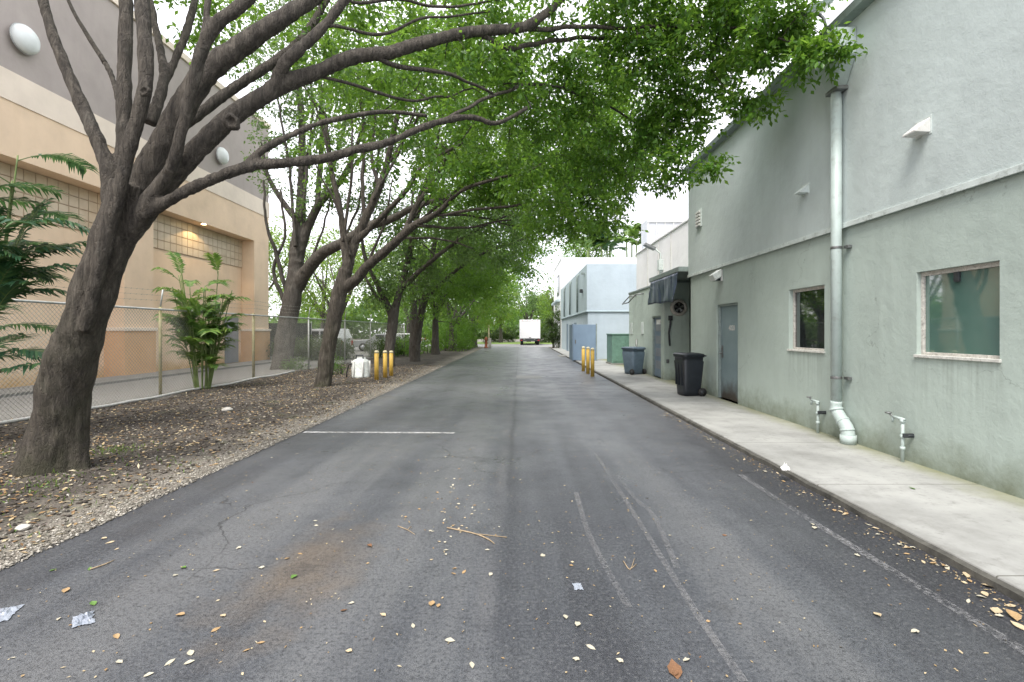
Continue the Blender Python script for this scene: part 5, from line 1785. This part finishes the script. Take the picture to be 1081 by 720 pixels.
def hedge(name, label, x0, x1, y0, y1, h, seed, mat='leaf_hedge', L=.12, n=None, z0=0, cat='hedge'):
    rg_ = np.random.default_rng(seed)
    n = n or int((x1 - x0) * (y1 - y0) * h * 40)
    q = rg_.random((n, 3))
    q[:, 2] = q[:, 2] ** .7
    p_ = np.stack([x0 + (x1 - x0) * q[:, 0], y0 + (y1 - y0) * q[:, 1], z0 + h * q[:, 2] * (.8 + .25 * np.sin(q[:, 0] * 11 + q[:, 1] * 23))], 1)
    V, Fc, var = spray_leaves(p_, unit(rg_.normal(size=(n, 3))), np.full(n, .28), 16, L, rg_, .1)
    root = thing(name, label, cat, (x0, y0, z0))
    o = np_mesh('foliage', V - np.array([x0, y0, z0]), Fc, mat, var, root)
    mb = MB()
    for k in range(min(14, int(max(x1 - x0, y1 - y0) * 1.2) + 2)):
        mb = MB()
        u, w_ = rg_.random(2)
        b = Vector(((x1 - x0) * u, (y1 - y0) * w_, -.05))
        mb.tube([b, b + Vector((rg_.normal() * .1, rg_.normal() * .1, h * .7))], [.03, .012], 5)
        mb.build('stem', 'bark_far', root, fix=False)
    return root


hedge('hedge', 'dark green hedge behind the fence below the parked vehicles', -13.5, -9.4, 26.5, 28.2, 1.25, 31, n=620)
hedge('hedge', 'low dark hedge farther along the fence behind the bollards', -9.2, -7.4, 29, 37, 1.2, 32, n=520)
hedge('hedge', 'clipped hedge right of the white truck', 2.6, 7, 68, 70, 2.4, 33, L=.2, n=300)
hedge('hedge', 'low dark hedge left of the white truck', -5.5, -.6, 72, 74, 2.0, 34, L=.2, n=300)
hedge('shrub', 'low leafy shrub mass filling under the last verge trees', -7.5, -4.2, 38, 50, 2.6, 35, mat='leaf', L=.15, n=1100, cat='shrub')
hedge('shrub', 'sparse weedy shrub around the pale timber post', -7.6, -6.3, 30, 36, 1.4, 36, mat='leaf', L=.12, n=160, cat='shrub')
for i, (px, py, h, lb) in enumerate(((310, 392, .5, 'small brown-red dead shrub at the foot of the thick grey trunk'), (352, 397, .75, 'small weedy sapling behind the leaning trunk'))):
    p = G(px, py)
    hedge('weed', lb, p.x - .35, p.x + .35, p.y - .3, p.y + .3, h, 70 + i, mat='leaf_mid', L=.08, n=46, cat='plant')
# grass tufts around the big trunk
rg = np.random.default_rng(77)
pos = []
for px, py, n, r_ in ((122, 482, 150, .16), (28, 520, 150, .3), (150, 495, 60, .4), (5, 485, 80, .2), (60, 545, 90, .5), (300, 470, 20, .3)):
    c_ = G(px, py)
    for k in range(n):
        x = c_.x + rg.normal() * r_
        y = c_.y + rg.normal() * r_
        if x < -3.7: pos.append((x, y, ground_z(x, y)))
pos = np.array(pos)
n = len(pos)
ax = unit(rg.normal(size=(n, 3)) * np.array([.7, .7, .2]) + np.array([0, 0, 1.0]))
V, Fc, var = leaves_geo(pos, ax, unit(rg.normal(size=(n, 3))), .03 + .05 * rg.random(n), .006 + .008 * rg.random(n), rg.random(n))
tag(np_mesh('grass_tufts', V, Fc, 'grass', var), 'sparse green weeds and grass around the big trunk', 'grass', kind='stuff')

# ------------------------------------------------------------------ gravel, mulch and litter
for nm, stops in (('chips', [(0, (.08, .07, .055)), (.4, (.20, .185, .155)), (.8, (.36, .335, .29)), (1, (.50, .47, .41))]),
                  ('mulch', [(0, (.022, .018, .015)), (.5, (.06, .048, .038)), (.85, (.14, .115, .09)), (1, (.36, .32, .26))])):
    t = NT(nm)
    at = t.n('ShaderNodeAttribute')
    at.attribute_name = 'var'
    c = t.ramp(at.outputs['Fac'], stops)
    M[nm] = t.out(c, .9)


def chips(n, fx, fy, s0, s1, mat, name, label, cat, seed, flat=.45, lift=.0):
    rg_ = np.random.default_rng(seed)
    x = fx(rg_, n)
    y = fy(rg_, n)
    ok_ = x < -3.4
    x, y = x[ok_], y[ok_]
    n = len(x)
    z = np.array([ground_z(a_, b_) for a_, b_ in zip(x, y)])
    s = s0 + (s1 - s0) * rg_.random(n) ** 2.2
    # squashed irregular tetra-octa chips: 6 verts, 8 tris
    dirs = np.array([[1, 0, 0], [-1, 0, 0], [0, 1, 0], [0, -1, 0], [0, 0, 1], [0, 0, -1]], float)
    Q = dirs[None] * (.5 + .6 * rg_.random((n, 6, 1)))
    Q[:, :, 2] *= flat
    Q += rg_.normal(size=(n, 6, 3)) * .12
    an = rg_.random(n) * 6.283
    ca, sa = np.cos(an), np.sin(an)
    Qx = Q[..., 0] * ca[:, None] - Q[..., 1] * sa[:, None] * .7
    Qy = Q[..., 0] * sa[:, None] + Q[..., 1] * ca[:, None] * .7
    V = np.stack([Qx, Qy, Q[..., 2]], -1) * s[:, None, None] + np.stack([x, y, z + s * .12 + lift], -1)[:, None, :]
    T = np.array([[0, 2, 4], [2, 1, 4], [1, 3, 4], [3, 0, 4], [2, 0, 5], [1, 2, 5], [3, 1, 5], [0, 3, 5]])
    Fc = (np.arange(n)[:, None, None] * 6 + T[None]).reshape(-1, 3)
    o = np_mesh(name, V.reshape(-1, 3), Fc, mat, np.repeat(rg_.random(n), 6))
    return tag(o, label, cat, kind='stuff')


def fy_near(rg_, n): return 1.2 + 22 * rg_.random(n) ** 1.7
chips(26000, lambda r_, n: -3.42 - np.abs(r_.normal(size=n)) * .24, fy_near, .006, .024, 'chips', 'gravel', 'pale limestone gravel along the road edge', 'gravel', 1)
chips(9000, lambda r_, n: -3.6 - r_.random(n) * 3.5, fy_near, .006, .026, 'chips', 'gravel', 'scattered limestone chips over the verge', 'gravel', 2)
chips(34000, lambda r_, n: -3.75 - r_.random(n) * 5.0, fy_near, .01, .045, 'mulch', 'mulch', 'dark mulch and soil crumbs on the verge', 'mulch', 3, flat=.3)

M['dry'] = leafmat('dry_leaf', [(0, (.16, .085, .035)), (.4, (.34, .22, .10)), (.8, (.50, .40, .24)), (1, (.56, .50, .36))], .1, .6)
rg = np.random.default_rng(9)
n = 9500
x = -3.55 - rg.random(n) * 5.2
y = fy_near(rg, n)
pos = np.stack([x, y, np.array([ground_z(a_, b_) for a_, b_ in zip(x, y)]) + .012], 1)
ax = rg.normal(size=(n, 3))
ax[:, 2] *= .2
V, Fc, var = leaves_geo(pos, unit(ax), unit(rg.normal(size=(n, 3)) * .25 + np.array([0, 0, 1])), .03 + .05 * rg.random(n), .015 + .02 * rg.random(n), rg.random(n))
tag(np_mesh('leaf_litter', V, Fc, 'dry', var), 'dry leaf litter over the verge', 'leaf litter', kind='stuff')
# crumbs and tiny leaf bits on the asphalt and against the kerb
n = 3900
x = np.concatenate([rg.uniform(-3.4, 2.9, 2800), 2.93 - np.abs(rg.normal(size=1100)) * .13])
y = np.concatenate([1.2 + 20 * rg.random(2800) ** 1.5, 1.5 + 14 * rg.random(1100) ** 1.3])
pos = np.stack([x, y, np.full(n, .006)], 1)
ax = rg.normal(size=(n, 3))
ax[:, 2] *= .1
V, Fc, var = leaves_geo(pos, unit(ax), unit(rg.normal(size=(n, 3)) * .2 + np.array([0, 0, 1])), .008 + .022 * rg.random(n) ** 2, .005 + .010 * rg.random(n), .3 + .7 * rg.random(n))
tag(np_mesh('leaf_crumbs', V, Fc, 'dry', var), 'tiny leaf crumbs scattered on the asphalt', 'litter', kind='stuff')

# individual fallen leaves on the asphalt
def leaf_mesh(name, mat, seed, L=1.0, W_=.5, curl=.25):
    rg_ = np.random.default_rng(seed)
    n = 7
    v, f = [], []
    for i in range(n + 1):
        u = i / n
        w = math.sin(math.pi * u ** .8) * W_ / 2 * (1 + rg_.normal() * .06)
        x_ = (u - .5) * L
        zb = .02 + curl * .5 * (u - .5) ** 2 * L + rg_.normal() * .008
        v += [(x_, -w, zb + curl * w * .8), (x_, 0, zb), (x_, w, zb + curl * w * (.5 + rg_.random() * .6))]
        if i: f += [(3 * i - 3, 3 * i - 2, 3 * i + 1, 3 * i), (3 * i - 2, 3 * i - 1, 3 * i + 2, 3 * i + 1)]
    v += [(-.5 * L - .16, .006, .03), (-.5 * L - .16, -.006, .03), (-.5 * L, -.008, .022), (-.5 * L, .008, .022)]
    k = len(v)
    f.append((k - 4, k - 3, k - 2, k - 1))
    me = bpy.data.meshes.new(name)
    me.from_pydata(v, [], f)
    me.polygons.foreach_set('use_smooth', [True] * len(f))
    me.materials.append(M[mat])
    return me


M['leaf_tan'] = simple('tan_dry_leaf', (.46, .37, .24), .7, .2, 20)
M['leaf_pale'] = simple('pale_dry_leaf', (.44, .41, .32), .7, .15, 20)
M['leaf_orange'] = simple('orange_dry_leaf', (.36, .24, .12), .65, .25, 20)
M['leaf_brown'] = simple('brown_dry_leaf', (.17, .085, .04), .7, .25, 20)
M['leaf_green'] = simple('green_fallen_leaf', (.10, .20, .04), .5, .2, 20)
kinds = [('leaf_tan', 'tan'), ('leaf_pale', 'straw-pale'), ('leaf_orange', 'orange-brown'), ('leaf_brown', 'dark brown'), ('leaf_green', 'green')]
LM = {k: [leaf_mesh('leaf_blade', k, i * 7 + j, W_=.42 + .12 * j, curl=.2 + .25 * j) for j in range(3)] for i, (k, _) in enumerate(kinds)}
zones = [((-3.3, -1.2), 'left'), ((-1.2, 1.2), 'middle'), ((1.2, 2.9), 'right')]
def drop(x, y, k, size, rz=None, z=.002, label=None, grp='fallen leaves on the road'):
    nm = dict(kinds)[k]
    o = bpy.data.objects.new('fallen_leaf', LM[k][rg.integers(3)])
    C.objects.link(o)
    o.location = (x, y, z)
    o.rotation_euler = (rg.normal() * .12, rg.normal() * .12, rz if rz is not None else rg.random() * 6.283)
    size *= .82
    o.scale = (size, size, size)
    sz_ = 'tiny' if size < .03 else 'small' if size < .042 else 'mid-sized' if size < .058 else 'large'
    ln = ('by the gravel edge' if x < -2.6 else 'on the left of the road' if x < -1.4 else 'just left of centre' if x < -.2 else
          'just right of centre' if x < 1.0 else 'on the right of the road' if x < 2.5 else 'against the kerb')
    ft = ('nearest the camera' if y < 2.4 else 'in the foreground' if y < 3.1 else 'in the near part' if y < 4.2 else
          'before the white bay line' if y < 6.2 else 'near the white bay line' if y < 9 else 'beyond the bay line')
    tag(o, label or f'{sz_} {nm} {"leaf" if k == "leaf_green" else "dry leaf"} {ln}, {ft}', 'leaf', grp)
    return o


hero = [(228, 603, 't'), (185, 608, 'p'), (62, 654, 'p'), (56, 602, 'g'), (70, 624, 'o'), (98, 638, 'g'), (123, 673, 'o'), (190, 650, 'o'), (235, 651, 't'), (228, 665, 'o'), (275, 679, 'o'), (260, 687, 'o'), (126, 700, 'p'), (157, 713, 'p'), (179, 700, 'p'), (201, 690, 'p'), (200, 700, 'p'), (479, 606, 'o'), (490, 604, 'o'), (456, 638, 'o'), (463, 640, 'o'), (434, 620, 'p'), (518, 607, 'p'), (404, 650, 't'), (573, 587, 'p'), (610, 660, 'p'), (597, 652, 'p'), (624, 684, 'p'), (608, 697, 'p'), (725, 698, 'p'), (926, 650, 't'), (966, 668, 'p'), (905, 587, 'p'), (692, 603, 'o'), (860, 558, 'p'), (858, 554, 'p'), (475, 677, 'p'), (436, 661, 'p'), (498, 703, 'p'), (303, 590, 'o'), (317, 585, 'o'), (276, 600, 'p'), (252, 579, 'p'), (334, 555, 'p'), (333, 550, 'p'), (110, 569, 't'), (123, 580, 't'), (116, 573, 't'), (310, 610, 'g'), (95, 601, 'g'), (194, 600, 'g'), (713, 712, 'b'), (390, 577, 'b'), (363, 645, 'b')]
kk = {'t': 'leaf_tan', 'p': 'leaf_pale', 'o': 'leaf_orange', 'g': 'leaf_green', 'b': 'leaf_brown'}
for px, py, k in hero:
    p = G(px, py)
    drop(p.x, p.y, kk[k], rg.uniform(.045, .075))
# drift of leaves in the middle, and along the kerb
for i in range(58):
    p = G(478 + rg.normal() * 16, 535 + rg.normal() * 28)
    drop(p.x, p.y, ['leaf_pale', 'leaf_tan', 'leaf_orange'][rg.integers(3)], rg.uniform(.025, .05))
for i in range(92):
    y = 1.9 + 8 * rg.random() ** 1.2
    drop(2.92 - abs(rg.normal()) * .10, y, ['leaf_pale', 'leaf_tan', 'leaf_orange', 'leaf_tan'][rg.integers(4)], rg.uniform(.03, .07), z=.004)
for i in range(90):
    x, y = rg.uniform(-3.3, 2.7), 1.5 + 9 * rg.random() ** 1.4
    drop(x, y, ['leaf_pale', 'leaf_tan', 'leaf_orange', 'leaf_pale', 'leaf_brown'][rg.integers(5)], rg.uniform(.02, .05))
for px, py, k, z_ in ((1020, 608, 't', .08), (1045, 620, 't', .1), (1040, 628, 't', .07), (1052, 646, 't', .11), (1070, 652, 'o', .11), (1066, 640, 't', .08), (1000, 600, 'p', .07), (985, 592, 't', .06), (712, 708, 'b', .13), (1075, 662, 't', .09)):
    p = G(px, py)
    drop(p.x, p.y, kk[k], z_ * 1.1)
p = G(963, 516, .07)
drop(p.x, p.y, 'leaf_green', .09, z=.075, label='curled dark green leaf lying alone on the pale sidewalk', grp=None)

# twigs
def twig(label, pts, r_, forks=()):
    mb = MB()
    pp = [G(*q) + Vector((0, 0, r_ + .002)) for q in pts]
    p2, r2 = catmull(pp, [r_] * (len(pp) - 1) + [r_ * .5], .03)
    mb.tube(p2, r2, 5)
    for f_ in forks:
        mb.tube([G(*q) + Vector((0, 0, r_)) for q in f_], r_ * .7, 4)
    tag(mb.build('twig', 'stick'), label, 'twig')


twig('long bent twig lying in the middle of the asphalt', [(472, 558), (500, 564), (515, 570), (522, 575)], .006, [[(500, 564), (535, 568)]])
twig('thin straight twig on the left part of the road', [(95, 602), (110, 597), (121, 592)], .005)
twig('small forked twig on the right part of the road', [(658, 593), (665, 602), (670, 590)], .004, [[(665, 602), (672, 596)]])
twig('small branching twig left of the leaf drift', [(420, 556), (430, 560), (438, 565)], .004, [[(430, 560), (434, 556)]])
twig('stick lying at the gravel edge near the big trunk', [(132, 516), (146, 511), (158, 506)], .009)
twig('pale stick on the dark mulch behind the fallen leaves', [(207, 446), (218, 441), (229, 435)], .014)
twig('second pale stick on the mulch, below the first', [(210, 454), (222, 448), (232, 441)], .012)
# stones
for px, py, s_, lb in ((24, 562, .05, 'small white stone on the gravel edge left of the road'), (240, 437, .10, 'flat white stone on the dark mulch'), (600, 614, .0, '')):
    if not s_: continue
    p = G(px, py)
    b = bmesh.new()
    bmesh.ops.create_icosphere(b, subdivisions=3, radius=s_)
    for v_ in b.verts:
        v_.co *= 1 + .25 * noise.noise(v_.co * 14 / (s_ * 10) + Vector((px, 0, 0)))
        v_.co.z *= .5
    me = bpy.data.meshes.new('stone')
    b.to_mesh(me)
    b.free()
    me.materials.append(M['stone'])
    o = bpy.data.objects.new('stone', me)
    C.objects.link(o)
    o.location = (p.x, p.y, ground_z(p.x, p.y) + s_ * .3)
    tag(o, lb, 'stone')


def crumple(name, label, p, sx_, sy_, h, mat, seed, cat):
    v, f = [], []
    n = 14
    for i in range(n):
        for j in range(n):
            u, w_ = i / (n - 1) - .5, j / (n - 1) - .5
            q = Vector((u * 4, w_ * 4, seed))
            e = 1 - .5 * abs(noise.noise(Vector((u * 5, w_ * 3, seed + 4))))
            v.append((u * sx_ * e, w_ * sy_ * e, max(.001, h * (.45 + noise.noise(q * 1.4) + .5 * noise.noise(q * 3)) * (1 - (2 * u) ** 2 * .8) * (1 - (2 * w_) ** 2 * .8))))
            if i and j:
                a = i * n + j
                f.append((a - n - 1, a - n, a, a - 1))
    o = MB().add(v, f).build(name, mat)
    o.location = p
    o.rotation_euler = (0, 0, seed)
    tag(o, label, cat)


crumple('plastic_scrap', 'crumpled clear plastic scrap on the asphalt at lower left', G(88, 655, -.0) + Vector((0, 0, .004)), .16, .10, .04, 'plastic', 2.3, 'litter')
crumple('plastic_scrap', 'flattened plastic scrap at the left edge of the picture', G(3, 650) + Vector((0, 0, .004)), .2, .12, .02, 'plastic', 5.1, 'litter')
crumple('paper_scrap', 'white crumpled paper scrap lying on the kerb edge', G(830, 502, .06) + Vector((-.01, 0, .07)), .16, .09, .07, 'paper', 1.2, 'litter')
crumple('plastic_scrap', 'small flat pale scrap in the road right of centre', G(610, 620) + Vector((0, 0, .004)), .06, .09, .01, 'plastic', 3.2, 'litter')
